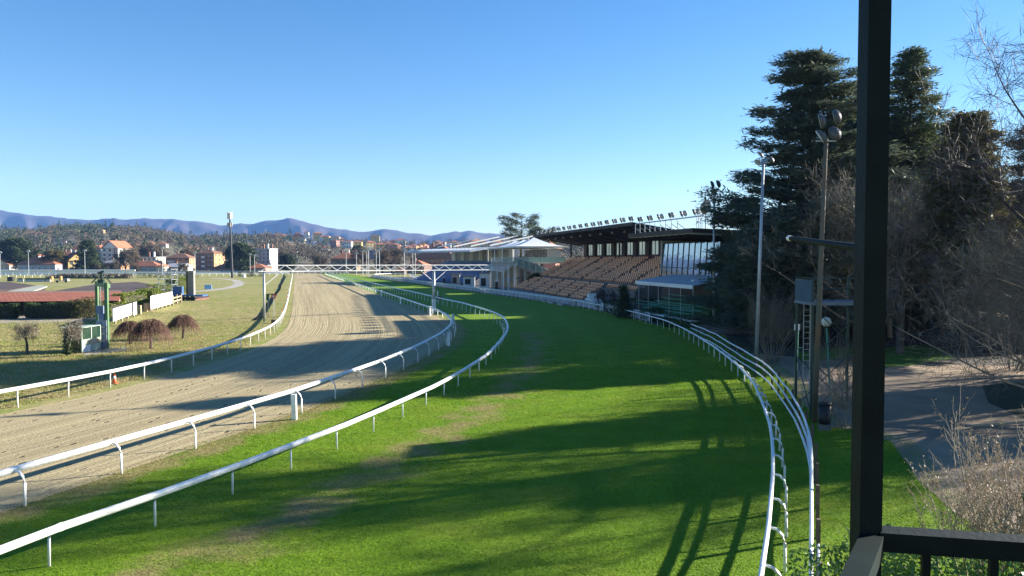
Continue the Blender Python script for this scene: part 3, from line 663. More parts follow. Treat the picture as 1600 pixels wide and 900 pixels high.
def conifer(name, label, cat, loc, H, rad, seed, mat, n_limb=90, per=26, shape='cedar', leaf=(.2, .05), group=None, z0=.08, trunk_r=.4, tilt=0.):
    rg = np.random.default_rng(seed); rr = random.Random(seed); t = thing(name, label, cat, loc, group)
    tr = [(Vector((0, 0, 0)), Vector((rr.uniform(-.3, .3), rr.uniform(-.3, .3), H * .5)), trunk_r * 1.15, trunk_r * .65)]
    tr.append((tr[0][1], Vector((tr[0][1].x * .3, 0, H * .97)), trunk_r * .65, .05)); limbs = []; Cs, Ds, Ns, Ls = [], [], [], []
    for i in range(n_limb):
        f = z0 + (1 - z0) * ((i + .5) / n_limb) ** .92
        if shape == 'cedar': nt_ = max(6, int(H / 1.75)); g_ = ((i + .5) / n_limb) ** .92 * nt_; f = z0 + (1 - z0) * (int(g_) + .1 + (g_ % 1) * .65) / nt_
        z = f * H; a = i * 2.39996 + rr.uniform(-.4, .4)
        if shape == 'cedar':
            prof = (1.0 if f < .4 else max(.2, 1 - 1.27 * (f - .4))); prof *= rr.choice((.5, .75, .95, 1.12)) * (.84 + .18 * math.sin(int(g_) * 2.3)) * (1 + .2 * math.sin(a * 2 + seed + f * 5)); rise = rr.uniform(-.04, .3) + .22 * f
        elif shape == 'flat':
            prof = (.35 if f < .55 else 1.0 * (1 - ((f - .78) / .3) ** 2 * .5)) * rr.uniform(.6, 1.05); rise = .35
        elif shape == 'spire':
            prof = (1 - f) ** .75 * rr.choice((.5, .8, 1.0, 1.25)) + .05; rise = rr.uniform(.1, .5)
        else:
            prof = math.sqrt(max(0, 1 - ((f - .42) / .6) ** 2)) * rr.uniform(.7, 1.08); rise = .3
        L = rad * prof
        if L < .4: L = .4
        d = Vector((math.cos(a), math.sin(a), 0)); p0 = Vector((0, 0, z - rise * L * .4)); pts = [p0]
        for k in range(1, 5):
            s = k / 4; pts.append(p0 + d * L * s + Vector((rr.gauss(0, .05 * L), rr.gauss(0, .05 * L), rise * L * (s - .35 * s * s) - (.12 * L * s * s if shape == 'spire' else 0))))
        lr = min(.14, trunk_r * .4) * (1 - f * .6) + .02
        for k in range(4): limbs.append((pts[k], pts[k + 1], lr * (1 - k * .22), lr * (1 - (k + 1) * .22)))
        m = int(per * (.4 + L / rad * 1.3)); s = rg.uniform(.22 if shape != 'flat' else .45, 1.03, m) ** .75
        P_ = np.array([tuple(p) for p in pts]); C = np.stack([np.interp(s * 4, range(5), P_[:, k]) for k in range(3)], 1)
        side = np.array([-d.y, d.x, 0.]); wdt = L * .34 * (1.12 - s) + .12
        off = rg.normal(0, 1, m)[:, None] * side * wdt[:, None]
        cl = 7
        C = np.repeat(C + off + np.c_[np.zeros((m, 2)), rg.normal(0, (.022 if shape == 'cedar' else .05) * L + .05, m) - .12 * np.abs(off).sum(1)], cl, 0)
        C += rg.normal(0, 1, C.shape) * np.array([leaf[0] * 1.5, leaf[0] * 1.5, leaf[0] * (.3 if shape == 'cedar' else .55)])
        dd = np.array([d.x, d.y, .12]) + rg.normal(0, .6, C.shape) * np.array([1, 1, .45])
        Cs.append(C); Ds.append(dd); Ns.append(np.array([0, 0, 1.]) + rg.normal(0, .5, C.shape)); Ls.append(rg.uniform(.6, 1.25, len(C)))
    C, D, N_, L_ = (np.concatenate(x) for x in (Cs, Ds, Ns, Ls))
    link('trunk', seg_mesh('trunk', tr + limbs, 6), darkbark, t)
    link('crown', leaf_mesh('crown', C, D, N_, L_ * leaf[0], L_ * leaf[1]), mat, t)
    if tilt: t.rotation_euler = (0, tilt, 0)
    return t
def at(px, Y, z=0): return (( px - 800) / F * Y, Y, z)
# -- big trees on the right
conifer('cedar_tree', 'huge dark layered cedar behind the floodlight poles, tallest of the park trees', 'tree', at(1262, 78), 28.9, 10.2, 11, cedarM, 175, 85, 'cedar', (.36, .07), z0=.07, trunk_r=.6)
copy_tree([o for o in COL.objects if o.name == 'cedar_tree'][0], at(1338, 88), 2.2, .98, 'second large cedar merging with the huge one beside the dark corner post')
conifer('fir_tree', 'tall pointed fir whose top rises just beyond the dark corner post', 'tree', at(1418, 84), 30.6, 8.4, 12, firM, 105, 60, 'spire', (.34, .07), z0=.2, trunk_r=.4)
conifer('ivy_tree', 'rounded bronze green tree clad in ivy beyond the corner post', 'tree', at(1508, 64), 19.9, 3.5, 13, ivyM, 95, 60, 'round', (.24, .09), z0=.3, trunk_r=.3)
conifer('cedar_tree', 'bronze layered conifer at the edge of the yard under the bare branches', 'tree', at(1622, 70), 20.6, 6.2, 14, ivyM, 80, 70, 'cedar', (.3, .075), z0=.3, trunk_r=.35)
conifer('cedar_tree', 'low spreading cedar in front of the glass front of the restaurant', 'tree', at(1160, 84), 15.0, 5.8, 15, cedarM, 90, 75, 'cedar', (.32, .07), z0=.05, trunk_r=.35)
conifer('yew_tree', 'dark low yew beneath the huge cedar near the second floodlight pole', 'tree', at(1216, 72), 11.5, 5.4, 16, cedarM, 80, 75, 'round', (.32, .07), z0=.12, trunk_r=.3)
dk = conifer('evergreen_tree', 'broad dark evergreen in the deep belt of trees behind the yard', 'tree', at(1330, 118), 17.5, 8.0, 17, evergM, 90, 55, 'round', (.42, .12), 'dark evergreens behind the yard', z0=.06, trunk_r=.4)
for k, (px, Y, s) in enumerate(((1240, 122, .85), (1420, 108, .95), (1500, 116, 1.05), (1585, 104, 1.0), (1680, 100, 1.1), (1760, 92, 1.0), (1560, 130, 1.1), (1300, 92, .75), (1850, 84, 1.0), (1368, 90, 1.35))):
    copy_tree(dk, at(px, Y), k * 1.3, s, 'broad dark evergreen in the deep belt of trees behind the yard')
br_a = bare_tree_proto(21, 17, .34, 'bare brown tree with forked trunk on the mound beside the yard', bark, twigm, 2, .8, .016, at(1408, 64.5), spread=.5, levels=5, first=8, up=.15)
br_b = bare_tree_proto(22, 16.6, .24, 'bare tree with pale feathery branches behind the lookout platform', palebark, twigm, 2, .8, .016, at(1342, 70), spread=.6, levels=5, first=10, base=.12, up=.2)
br_c = bare_tree_proto(23, 22, .4, 'tall bare tree whose thin branches fan across the sky at the corner of the view', darkbark, M('grey_violet_twig', (.11, .09, .085), (.07, .06, .058)), 7, .7, .011, at(1618, 42), spread=.7, levels=5, first=14, base=.16, minr=.018)
B = [('bare twiggy tree behind the yard, between the mound tree and the ivy clad tree', br_a, 1478, 74, .86, 2.1), ('bare twiggy tree at the far side of the yard, under the ivy clad tree', br_b, 1545, 74, .95, .9), ('bare tree with spreading twigs at the edge of the view over the yard', br_a, 1612, 50, .72, 4.0),
     ('thin bare tree next to the corner post, on the yard side', br_b, 1392, 78, 1.05, 3.3), ('bare tree beside the fallen pale plank in the shrubbery', br_b, 1640, 38, .62, 5.1), ('bare grey tree standing deep in the belt behind the yard', br_a, 1530, 92, 1.0, 1.2)]
for lb, p, px, Y, s, rz in B: copy_tree(p, at(px, Y), rz, s, lb)
# trees of the park beside the view whose shadows reach the turf
for x, y, s, src, lb in ((47, 52.5, (.45, .45, .98), dk, 'dark evergreen just beyond the edge of the view, beside the yard'), (45, 42.0, (.2, .2, .88), dk, 'slender dark evergreen beyond the edge of the view, nearest the tower'), (40, 39.5, (.6, .6, .95), br_b, 'bare tree beyond the edge of the view, behind the pale shrubs'), (52, 48.5, (.8, .8, .9), br_a, 'bare tree beyond the edge of the view, between the two evergreens'), (49, 57, (.9, .9, .95), br_a, 'bare tree beyond the edge of the view, on the far side of the yard')):
    c = copy_tree(src, (x, y, 0), .9, None, lb); c.scale = s; c['group'] = 'park trees beside the view'
# flat topped cedar behind the white tents, trees behind the stands
conifer('cedar_tree', 'flat topped cedar rising behind the white tent roofs', 'tree', at(815, 285), 24.2, 8.8, 31, cedarM, 34, 34, 'flat', (.5, .13), z0=.35, trunk_r=.5)
conifer('pine_tree', 'smaller flat crowned pine behind the far end of the stand roof', 'tree', at(850, 262), 18.5, 5.5, 32, cedarM, 44, 30, 'flat', (.4, .14), z0=.3, trunk_r=.35)
conifer('evergreen_tree', 'dark bush like evergreen squeezed between the tent terrace and the seats', 'tree', at(838, 184), 4.6, 1.9, 33, evergM, 40, 20, 'round', (.22, .09), z0=.1, trunk_r=.15)
conifer('cypress_shrub', 'small dark pointed cypress in front of the orange seats', 'shrub', at(975, 104), 4.4, 1.35, 34, evergM, 60, 16, 'spire', (.13, .05), z0=.03, trunk_r=.08)
# ---------------------------------------------------------------- bushes
def leaf_cloud(name, mat, parent, boxes, n, L, W, seed, shell=.5):
    rg = np.random.default_rng(seed); Cs = []
    vol = np.array([b[3] * b[4] * b[5] for b in boxes], float); cnt = (n * vol / vol.sum()).astype(int) + 1
    for (x, y, z, a, b, c, *rest), k in zip(boxes, cnt):
        rz = rest[0] if rest else 0; q = nrm(rg.normal(0, 1, (k, 3))) * (rg.random((k, 1)) ** (shell / 3)); q = np.sign(q) * np.abs(q) ** .75
        q *= 1 + .12 * np.sin(q * 9 + seed)
        px, py = rot2(q[:, 0] * a, q[:, 1] * b, rz); Cs.append(np.c_[px + x, py + y, q[:, 2] * c + z])
    C = np.concatenate(Cs); D = rg.normal(0, 1, C.shape) + np.array([0, 0, .5]); N_ = rg.normal(0, .8, C.shape) + np.array([0, 0, .7])
    C[:, 2] = np.maximum(C[:, 2], .03)
    return link(name, leaf_mesh(name, C, D, N_, rg.uniform(.6, 1.2, len(C)) * L, rg.uniform(.7, 1.2, len(C)) * W), mat, parent)
def twig_bush(name, label, cat, loc, H, rad, seed, stems, mat, r=.02, sub=5, group=None, fan=.7, leaf=None, lv=2):
    rr = random.Random(seed); t = thing(name, label, cat, loc, group); segs = []
    def go(p, d, L, rad_, l):
        q = p; n = 4
        for i in range(n):
            d = (d + Vector((rr.gauss(0, .12), rr.gauss(0, .12), rr.gauss(.05, .08)))).normalized(); q2 = q + d * L / n
            if math.hypot(q2.x, q2.y) > rad * 1.15: break
            segs.append((q, q2, max(rad_ * (1 - i * .2), .0035), max(rad_ * (1 - (i + 1) * .2), .003)))
            if l > 0 and i >= 1:
                for _ in range(sub if l == lv else 2):
                    a = rr.uniform(0, 6.28); go(q2, (d + Vector((math.cos(a), math.sin(a), rr.uniform(0, .5))) * rr.uniform(.4, .8)).normalized(), L * rr.uniform(.25, .5), rad_ * .45, l - 1)
            q = q2
    for i in range(stems):
        a = rr.uniform(0, 6.28); k = rr.random() ** .6 * fan
        go(Vector((math.cos(a) * k * rad * .35, math.sin(a) * k * rad * .35, 0)), Vector((math.cos(a) * k, math.sin(a) * k, 1)).normalized(), H * rr.uniform(.7, 1.05), r, lv)
    link('stems', seg_mesh('stems', segs, 4), mat, t)
    if leaf:
        P_ = np.array([s[1] for s in segs if s[2] < r * .5]); rg = np.random.default_rng(seed); k = rg.choice(len(P_), min(leaf[1], len(P_)))
        C = P_[k] + rg.normal(0, .05, (len(k), 3)); link('leaves', leaf_mesh('leaves', C, rg.normal(0, 1, C.shape), rg.normal(0, 1, C.shape), leaf[2], leaf[2] * .45), leaf[0], t)
    return t
budm = leafM('dry_seed_heads', (.3, .22, .13), (.2, .14, .08), 3, .2)
twig_bush('bare_shrub', 'pale bare shrub of many upright twigs just beyond the railing', 'shrub', (10.2, 16.6, 0), 3.0, 2.0, 41, 26, palebark, .027, 2, fan=.55, leaf=(budm, 2200, .035))
twig_bush('bare_shrub', 'pale bare shrub at the edge of the view beside the evergreen sprig', 'shrub', (11.9, 16.9, 0), 3.2, 1.7, 42, 20, palebark, .026, 2, fan=.45, leaf=(budm, 1800, .035))
twig_bush('dry_bush', 'brown leafed bush in front of the leaning grey floodlight pole', 'bush', at(1210, 59), 4.2, 2.0, 43, 30, twigm, .03, 3, fan=.75, leaf=(leafM('dry_brown_leaves', (.2, .15, .1), (.1, .08, .055), 2, .2), 9000, .05))
twig_bush('bare_shrub', 'dark bare shrub growing under the lookout platform', 'shrub', at(1318, 41.5), 3.4, 1.6, 44, 22, twigm, .02, 3, fan=.8)
twig_bush('bare_shrub', 'low bare shrub beside the litter bin', 'shrub', at(1325, 36), 1.9, 1.2, 45, 16, twigm, .016, 3, fan=.9, leaf=(budm, 900, .03))
twig_bush('bare_shrub', 'tangled grey shrub over the shaded edge of the yard', 'shrub', at(1585, 55), 4.2, 2.4, 46, 26, twigm, .03, 3, fan=.9)
t = thing('laurel_hedge', 'glossy green laurel hedge below the railing', 'hedge', (9, 14.6, 0))
rg_b = [(8.9, 14.8, .9, 2.2, 1.0, 1.65, 0), (6.6, 15.5, .7, 1.1, .8, 1.35, 0), (11.2, 14.4, .8, 1.8, 1.0, 1.55, 0), (7.5, 15.6, 1.0, .9, .8, 1.5, 0)]
lc = leaf_cloud('leaves', laurelM, t, [(x - 9, y - 14.6, *r) for x, y, *r in rg_b], 15000, .075, .032, 51, .9)
MB().tube([(0, 0, 0), (.2, 0, 2)], .03).build('stem', bark, t, local=True)
t = thing('evergreen_sprig', 'dark evergreen branch reaching in at the edge beside the pale shrub', 'tree', (11.2, 15.6, 0))
leaf_cloud('leaves', evergM, t, [(.1, 0, 3.1, .62, .5, .5), (.3, .1, 3.6, .4, .4, .3), (.5, 0, 2.4, .6, .5, .5)], 2600, .07, .03, 52, 1.2); MB().tube([(.5, .1, 0), (.4, 0, 3.4)], .05).build('stem', bark, t, local=True)
t = thing('yellow_sapling', 'small sapling with a few bright yellow leaves in the dark belt', 'tree', at(1482, 88))
leaf_cloud('leaves', yleafM, t, [(0, 0, 3.6, 1.6, 1.2, 1.0), (.7, 0, 4.6, .8, .8, .6)], 260, .14, .08, 53); MB().tube([(0, 0, 0), (.2, 0, 4.2)], .05).build('stem', bark, t, local=True)
pl = G(1512, 676); tag(MB().tube([pl + Vector((0, 0, .3)), pl + Vector((4.5, .3, .55))], .06, 6).build('fallen_pole', palewood), 'pale pole lying level above the ground at the yard edge', 'pole')
# umbrella mulberries on the infield
def weeping(seed, H, rad):
    rr = random.Random(seed); tr = [(Vector((0, 0, 0)), Vector((.05, 0, H * .5)), .13, .1)]; segs = []
    for i in range(11):
        a = i * .571 + rr.uniform(-.2, .2); e = Vector((math.cos(a), math.sin(a), 0)); p = Vector((.05, 0, H * .48)); q = p + e * rad * .35 + Vector((0, 0, H * .3)); q2 = p + e * rad * .7 + Vector((0, 0, H * .4)); tr += [(p, q, .07, .045), (q, q2, .045, .03)]
    for i in range(760):
        a = rr.uniform(0, 6.283); k = math.sqrt(rr.random()); e = Vector((math.cos(a), math.sin(a), 0)); z = H * (1.0 - .42 * k * k); p = e * rad * k * .85 + Vector((0, 0, z + rr.uniform(-.2, .04)))
        d = (e * rr.uniform(.3, 1) + Vector((rr.gauss(0, .45), rr.gauss(0, .45), .05))).normalized(); Ln = rr.uniform(.3, 1.15) * H * (.5 + .36 * k)
        for j in range(4):
            q = p + d * Ln / 4; segs.append((p, q, .014 - j * .002, .012 - j * .002)); p = q; d = (d + Vector((0, 0, -.75 - .35 * k))).normalized()
    return tr, segs
t = thing('weeping_mulberry', 'umbrella shaped bare mulberry with drooping red brown twigs, apart from the other two', 'tree', tuple(G(286, 529)), 'clipped mulberries on the infield')
tr, sg = weeping(61, 2.4, .95); link('trunk', seg_mesh('trunk', tr, 7), bark, t); link('crown', seg_mesh('crown', sg, 3), mulb, t)
copy_tree(t, G(236, 545), 2.0, 1.1, 'umbrella shaped bare mulberry nearest the rail, in the middle of three'); copy_tree(t, G(203, 538), 4.2, .92, 'umbrella shaped bare mulberry beside the green frame')
bs = bare_tree_proto(62, 2.7, .13, 'small pollarded bare tree alone on the grass', bark, twigm, 3, .25, .012, tuple(G(42, 553)), 'small pollarded trees on the infield', 'pollard_tree', spread=.75, levels=4, first=7, base=.55, up=.3)
b2 = copy_tree(bs, G(106, 556), 1.5, 1.08, 'small pollarded tree with ivy on its trunk beside the glass kiosk')
leaf_cloud('ivy', darkhedgeM, b2, [(0, 0, .8, .3, .3, .85)], 900, .06, .045, 63)
t = thing('wild_bush', 'olive green wild bush in front of the red roofed shed', 'bush', at(129, 104)); leaf_cloud('foliage', ivyM, t, [(0, 0, 1.3, 2.6, 1.6, 1.3), (.8, 0, 2.0, 1.6, 1.2, .9), (-1.4, 0, 1.0, 1.5, 1.2, 1.0)], 4500, .13, .05, 64)
def hedge(label, px0, px1, yb, H, D, mat, seed, px_skew=0, lf=.11):
    a, b = G(px0, yb), G(px1, yb + px_skew); c = (a + b) / 2; L = (b - a).length; rz = math.atan2(b.y - a.y, b.x - a.x); t = thing('clipped_hedge', label, 'hedge', tuple(c), 'clipped hedges of the infield', rz)
    rg = np.random.default_rng(seed); n = int((L * H * 2 + L * D + D * H * 2) * 110); q = rg.uniform(-1, 1, (n, 3)); k = rg.integers(0, 3, n); s = np.sign(q[np.arange(n), k]); q[np.arange(n), k] = s * rg.uniform(.86, 1.03, n)
    C = q * np.array([L / 2, D / 2, H / 2]) + np.array([0, 0, H / 2]); C += .14 * np.sin(C[:, [1, 2, 0]] * 2.1 + seed); C[:, 2] = np.maximum(C[:, 2], .02)
    link('foliage', leaf_mesh('foliage', C, rg.normal(0, 1, C.shape), rg.normal(0, 1, C.shape), lf, lf * .6), mat, t); MB().box((0, 0, 0), (L * .92, D * .8, H * .9)).build('core', darkbark, t, local=True)
hedge('long dark clipped hedge along the front of the red roofed shed', 44, 122, 497.5, 2.0, 1.6, darkhedgeM, 71); hedge('short dark clipped hedge at the outer end of the red roofed shed', -40, 26, 498, 1.9, 1.5, darkhedgeM, 72)
hedge('bright green hedge block behind the nearer white billboard', 186, 222, 487, 2.6, 1.8, hedgeM, 73, -6); hedge('small bright green hedge beside the ladder of the green frame', 168, 190, 494, 1.7, 1.2, hedgeM, 74, -2)
hedge('bright green hedge block between the two white billboards', 226, 236, 480, 2.8, 3.0, hedgeM, 75, -3); hedge('bright green hedge behind the scaffold tower', 236, 262, 466, 2.6, 2.5, hedgeM, 76, -3); hedge('bright green hedge behind the dark screen', 268, 296, 459, 3.4, 2.5, hedgeM, 77, -3)
def rough_bush(label, px, yb, w_, h_, seed, mat=evergM, n=1500, lf=.22):
    t = thing('rough_hedge', label, 'hedge', tuple(G(px, yb))); k = max(1, int(w_ / h_ / 1.5)); leaf_cloud('foliage', mat, t, [((i - (k - 1) / 2) * w_ / k, 0, h_ * .45, w_ / k * .7, 1.6, h_ * .55) for i in range(k)], n, lf, lf * .5, seed); MB().tube([(0, 0, 0), (0, 0, h_ * .5)], .06).build('stem', bark, t, local=True)
rough_bush('low dark hedge at the far side of the infield beside the cell mast', 392, 432, 11, 2.6, 81); rough_bush('long low dark hedge in front of the far boundary boards', 262, 433.5, 26, 1.6, 82); rough_bush('brown heap of brushwood in front of the far white boards', 148, 435, 30, 2.0, 83, twigm, 3000, .4); rough_bush('smaller brown heap of brushwood by the orange heap', 100, 434.5, 14, 1.5, 84, twigm, 1200, .35)
rough_bush('dark ivy shrubs at the foot of the stand steps', 1000, 492, 7, 2.6, 85, darkhedgeM, 4200, .13); rough_bush('dark shrubs below the green bleacher', 1046, 502, 5, 2.0, 86, darkhedgeM, 3600, .12); rough_bush('dark red brown shrub beside the white steps of the stand', 948, 485, 2.8, 3.2, 87, M('red_brown_shrub', (.07, .035, .03), (.045, .025, .022)), 1800, .13)
rough_bush('dark hedge strip along the rail by the first floodlight pole', 1066, 511, 4, 1.4, 88, darkhedgeM, 2600, .1)
# ---------------------------------------------------------------- main grandstand
hu = R(12); U = Vector((-math.sin(hu), math.cos(hu), 0)); Vv = Vector((math.cos(hu), math.sin(hu), 0)); A = Vector((11.5, 130, 0))
def SP(a, w_, z=0): return A + U * a + Vv * w_ + Vector((0, 0, z))
def sbox(mb, a0, a1, w0, w1, z0, z1): return mb.obox(SP(a0, w0, z0), U * (a1 - a0), Vv * (w1 - w0), Vector((0, 0, z1 - z0)))
t = ST = thing('grandstand', 'main grandstand with tan orange seats under a dark cantilever roof', 'grandstand', tuple(A))
NR, RS, RZ = 17, .85, .42
def row_a(i): return (0 if i < 5 else -14 + max(0, i - 12) * .3, 54.5)
for i in range(NR):
    a0, a1 = row_a(i); sbox(MB(), a0 - .4, a1 + .4, i * RS, (i + 1) * RS, 0, 1.0 + RZ * i).build('terrace_step', darkconc, t)
sbox(MB(), -14.4, 55, NR * RS, NR * RS + 3.2, 0, 7.7).build('rear_gallery', darkconc, t)
sbox(MB(), -.4, 54.9, -.9, 0, 0, .9).build('front_wall', concrete, t)
st = MB()
st.box((0, 0, .36), (.5, .4, .06)); st.obox((-.25, .17, .4), (.5, 0, 0), (0, .06, .0), (0, .08, .36)); st.box((0, .02, 0), (.1, .1, .36))
seat_me = st.mesh('seat'); seat_me.materials.append(seatc)
spots = []
aisles = [-8, 1.5, 10.5, 19.5, 28.5, 37.5, 46.5]
for i in range(NR):
    if i == 6: continue
    a0, a1 = row_a(i); q = a0 + .35
    while q < a1 - .2:
        if not any(abs(q - (s + (i - 8) * .28)) < .62 for s in aisles) and random.random() > .012: spots.append((q, i))
        q += .93
rz = math.atan2(Vv.y, Vv.x) - R(90)
spots.sort(key=lambda s: (SP(s[0], s[1] * RS).length)); rest = MB()
tv = [v.co.copy() for v in seat_me.vertices]; tf = [tuple(p.vertices) for p in seat_me.polygons]
for k, (q, i) in enumerate(spots):
    p = SP(q, i * RS + .38, 1.0 + RZ * i)
    if k < 290: link('seat', seat_me, None, t, p - A, rz)
    else:
        c_, s_ = math.cos(rz), math.sin(rz); rest.add([(p.x + v.x * c_ - v.y * s_, p.y + v.x * s_ + v.y * c_, p.z + v.z) for v in tv], tf)
tag(rest.build('seat_rows', seatc, t), kind='stuff')
for k, s in enumerate(aisles):
    mb = MB()
    for i in range(NR):
        a0, a1 = row_a(i); a = s + (i - 8) * .28
        if a - .5 > a0 and a + .5 < a1: sbox(mb, a - .5, a + .5, i * RS - .3, i * RS + .1, RZ * i + .8, 1.0 + RZ * i - .18)
    mb.build('aisle_stair', asphalt, t)
rl = MB()
for z in (.45, .9): rl.tube([SP(-14, NR * RS + .1, 7.7 + z), SP(54.5, NR * RS + .1, 7.7 + z)], .035)
for a in range(-14, 55, 3): rl.tube([SP(a, NR * RS + .1, 7.7), SP(a, NR * RS + .1, 8.6)], .03)
rl.build('gallery_railing', M('dull_red_rail', (.2, .05, .045)), t)
backlit = leafM('backlit_pane', (.45, .5, .5), (.36, .42, .43), .5, .5, .3)  # pale translucent panes added where the sunlit outside shows through
WB = NR * RS + 3.2
for k in range(11):
    a = -14 + k * 6.5; sbox(MB(), a, a + 2.0, WB - .4, WB + .2, 7.7, 11.9).build('pillar', brown, t)
    if k < 10:
        wdw = MB(); sbox(wdw, a + 2.0, a + 6.5, WB - .05, WB + .05, 11.4, 11.9); sbox(wdw, a + 2.0, a + 2.7, WB - .05, WB + .05, 8.9, 11.4); sbox(wdw, a + 5.8, a + 6.5, WB - .05, WB + .05, 8.9, 11.4)
        wdw.build('wall_panel', brown, t)
        wo = sbox(MB(), a + 2.7, a + 5.8, WB - .02, WB + .02, 8.9, 11.4).build('window', backlit, t); sbox(MB(), a + 4.1, a + 4.4, WB - .05, WB + .05, 8.9, 11.4).build('mullion', brown, wo)
        sbox(MB(), a + 2.0, a + 6.5, WB - .05, WB + .06, 7.7, 8.9).build('parapet', M('dull_red_panel', (.13, .05, .045), (.1, .04, .035)), t)
# roof: cantilever slab rising towards the track
rf = MB(); W0, W1 = 6.4, 18.5; zf, zb = 13.75, 11.9
q = [SP(-8, W0, zf), SP(60, W0, zf), SP(60, W1, zb), SP(-8, W1, zb)]
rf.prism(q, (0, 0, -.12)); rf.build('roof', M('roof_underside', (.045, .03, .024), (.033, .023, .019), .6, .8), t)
fs = MB(); fs.obox(q[0] - Vv * .12 + Vector((0, 0, -.34)), q[1] - q[0], Vv * .12, (0, 0, .56)); fs.obox(q[0] - U * .12 + Vector((0, 0, -.34)), U * .12, q[3] - q[0], (0, 0, .52)); fs.build('fascia', brown, t)
MB().obox(q[0] + Vector((0, 0, .02)), q[1] - q[0], q[3] - q[0], (0, 0, .1)).build('roof_sheet', M('dark_roof_sheet', (.09, .085, .085), (.07, .066, .066)), t)
for k in range(11):
    a = -7 + k * 6.55; MB().obox(SP(a, W0 + .1, zf - .55), U * .3, SP(a, W1, zb - .8) - SP(a, W0 + .1, zf - .55), (0, 0, .42)).build('roof_beam', brown, t)
    if k < 10: MB().lathe(SP(a + 3, W0 + 2.5, zf - 1.1), [(.12, .5), (.22, .1), (.2, 0)], 8).build('downlight', galv, t)
for a in (-6, 20, 54): MB().box(SP(a, 14.3, 0), (.3, .3, 12.2), hu).build('column', brown, t)
# white access steps and low walls at the near lower corner
ws = thing('access_steps', 'whitewashed access steps and blocks in front of the near end of the seats', 'steps', tuple(SP(-6, 1)))
for i in range(6): sbox(MB(), -9 + i * .7, -2.2, .2, 1.9, 0, .25 + .25 * i).build('step', offwhite, ws)
sbox(MB(), -3.2, -2.2, .6, 1.9, 0, 2.3).build('block', offwhite, ws)
# crowd barriers / low steps in the forecourt
for k in range(9): tag(sbox(MB(), 2 + k * 5.8, 5.5 + k * 5.8, -2.6 - .15 * (k % 2), -2.2, .016, .42).build('forecourt_kerb', concrete), 'low pale concrete kerb on the asphalt in front of the seats', 'kerb', 'low kerbs in front of the seats')
# ---------------------------------------------------------------- restaurant wing with glass front
RT = thing('restaurant_wing', 'brown roofed wing with a tall glass front at the near end of the stand', 'building', tuple(SP(-28, 8)))
zg0, zg1 = 5.6, 10.2; na = 10
mirror = M('reflective_glass', (.55, .6, .62), (.5, .54, .56), .3, .04, .9)
m_, nt, N, L, b = nodes('curtain_glass'); b.inputs['Base Color'].default_value = (.5, .53, .54, 1); b.inputs['Metallic'].default_value = .9; b.inputs['Roughness'].default_value = .05; bump(nt, b, noise(nt, .9, 2, pos(nt)), .03, .3)
for k in range(na):
    a = -20 - k * 1.75; MB().prism([SP(a - 1.7, 6.2, zg0), SP(a - .05, 6.2, zg0), SP(a - .05, 6.5, zg1), SP(a - 1.7, 6.5, zg1)], Vv * .05).build('glass_pane', m_, RT); MB().prism([SP(a - .05, 6.12, zg0), SP(a + .02, 6.12, zg0), SP(a + .02, 6.42, zg1), SP(a - .05, 6.42, zg1)], Vv * .1).build('mullion', darkgreen, RT)
sbox(MB(), -38.5, -20, 6.1, 6.3, zg0 + 1.2, zg0 + 1.28).build('transom', darkgreen, RT)
sbox(MB(), -38.5, -20, 6.3, 18, 0, 5.6).build('lower_storey', brown, RT); sbox(MB(), -20.0, -19.7, 6.2, 18, zg0, zg1 + .5).build('end_wall', greyrender, RT)
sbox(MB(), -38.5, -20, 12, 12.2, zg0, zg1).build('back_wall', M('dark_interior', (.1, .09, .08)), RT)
q = [SP(-18.5, 1.6, 11.15), SP(-40, 1.6, 11.15), SP(-40, 19, 10.5), SP(-18.5, 19, 10.5)]
MB().prism(q, (0, 0, .55)).build('roof', brown, RT)
sf_ = MB().prism([v + Vector((0, 0, -.08)) + (Vv * .2 if i < 2 else Vector()) for i, v in enumerate(q)], (0, 0, .06)).build('soffit', M('beige_soffit', (.6, .5, .37), (.52, .44, .32)), RT)
for k in range(10):
    a = -19.5 - k * 2; MB().obox(SP(a, 1.8, 10.9), U * .14, SP(a, 19, 10.25) - SP(a, 1.8, 10.9), (0, 0, .16)).build('rafter', brown, RT)
# roof truss carrying the lights
tr_ = thing('roof_truss', 'white steel truss lifting the row of floodlights above the restaurant roof', 'truss', tuple(SP(-8, 6.4)))
MB().tube([SP(-9, 6.4, 13.6), SP(-33, 6.4, 13.6)], .09).build('top_chord', galv, tr_)
MB().tube([SP(-9, 6.4, 11.7), SP(-26, 6.4, 11.7)], .06).build('bottom_chord', galv, tr_)
for k in range(9):
    a = -9 - k * 2; MB().tube([SP(a, 6.4, 11.6), SP(a, 6.4, 13.6)], .05).build('strut', galv, tr_); MB().tube([SP(a, 6.4, 13.0), SP(a - 2, 7.6, 11.5)], .045).build('diagonal', galv, tr_)
lm = MB()
for da in (0, .5):
    for db in (0, .5): lm.tube([SP(-32 + da, 6.2 + db, 11), SP(-32 + da, 6.2 + db, 14.5)], .04)
for z in range(11, 15): lm.tube([SP(-32, 6.2, z), SP(-31.5, 6.7, z + .5)], .03)
lm.build('mast_lattice', galv, tr_)
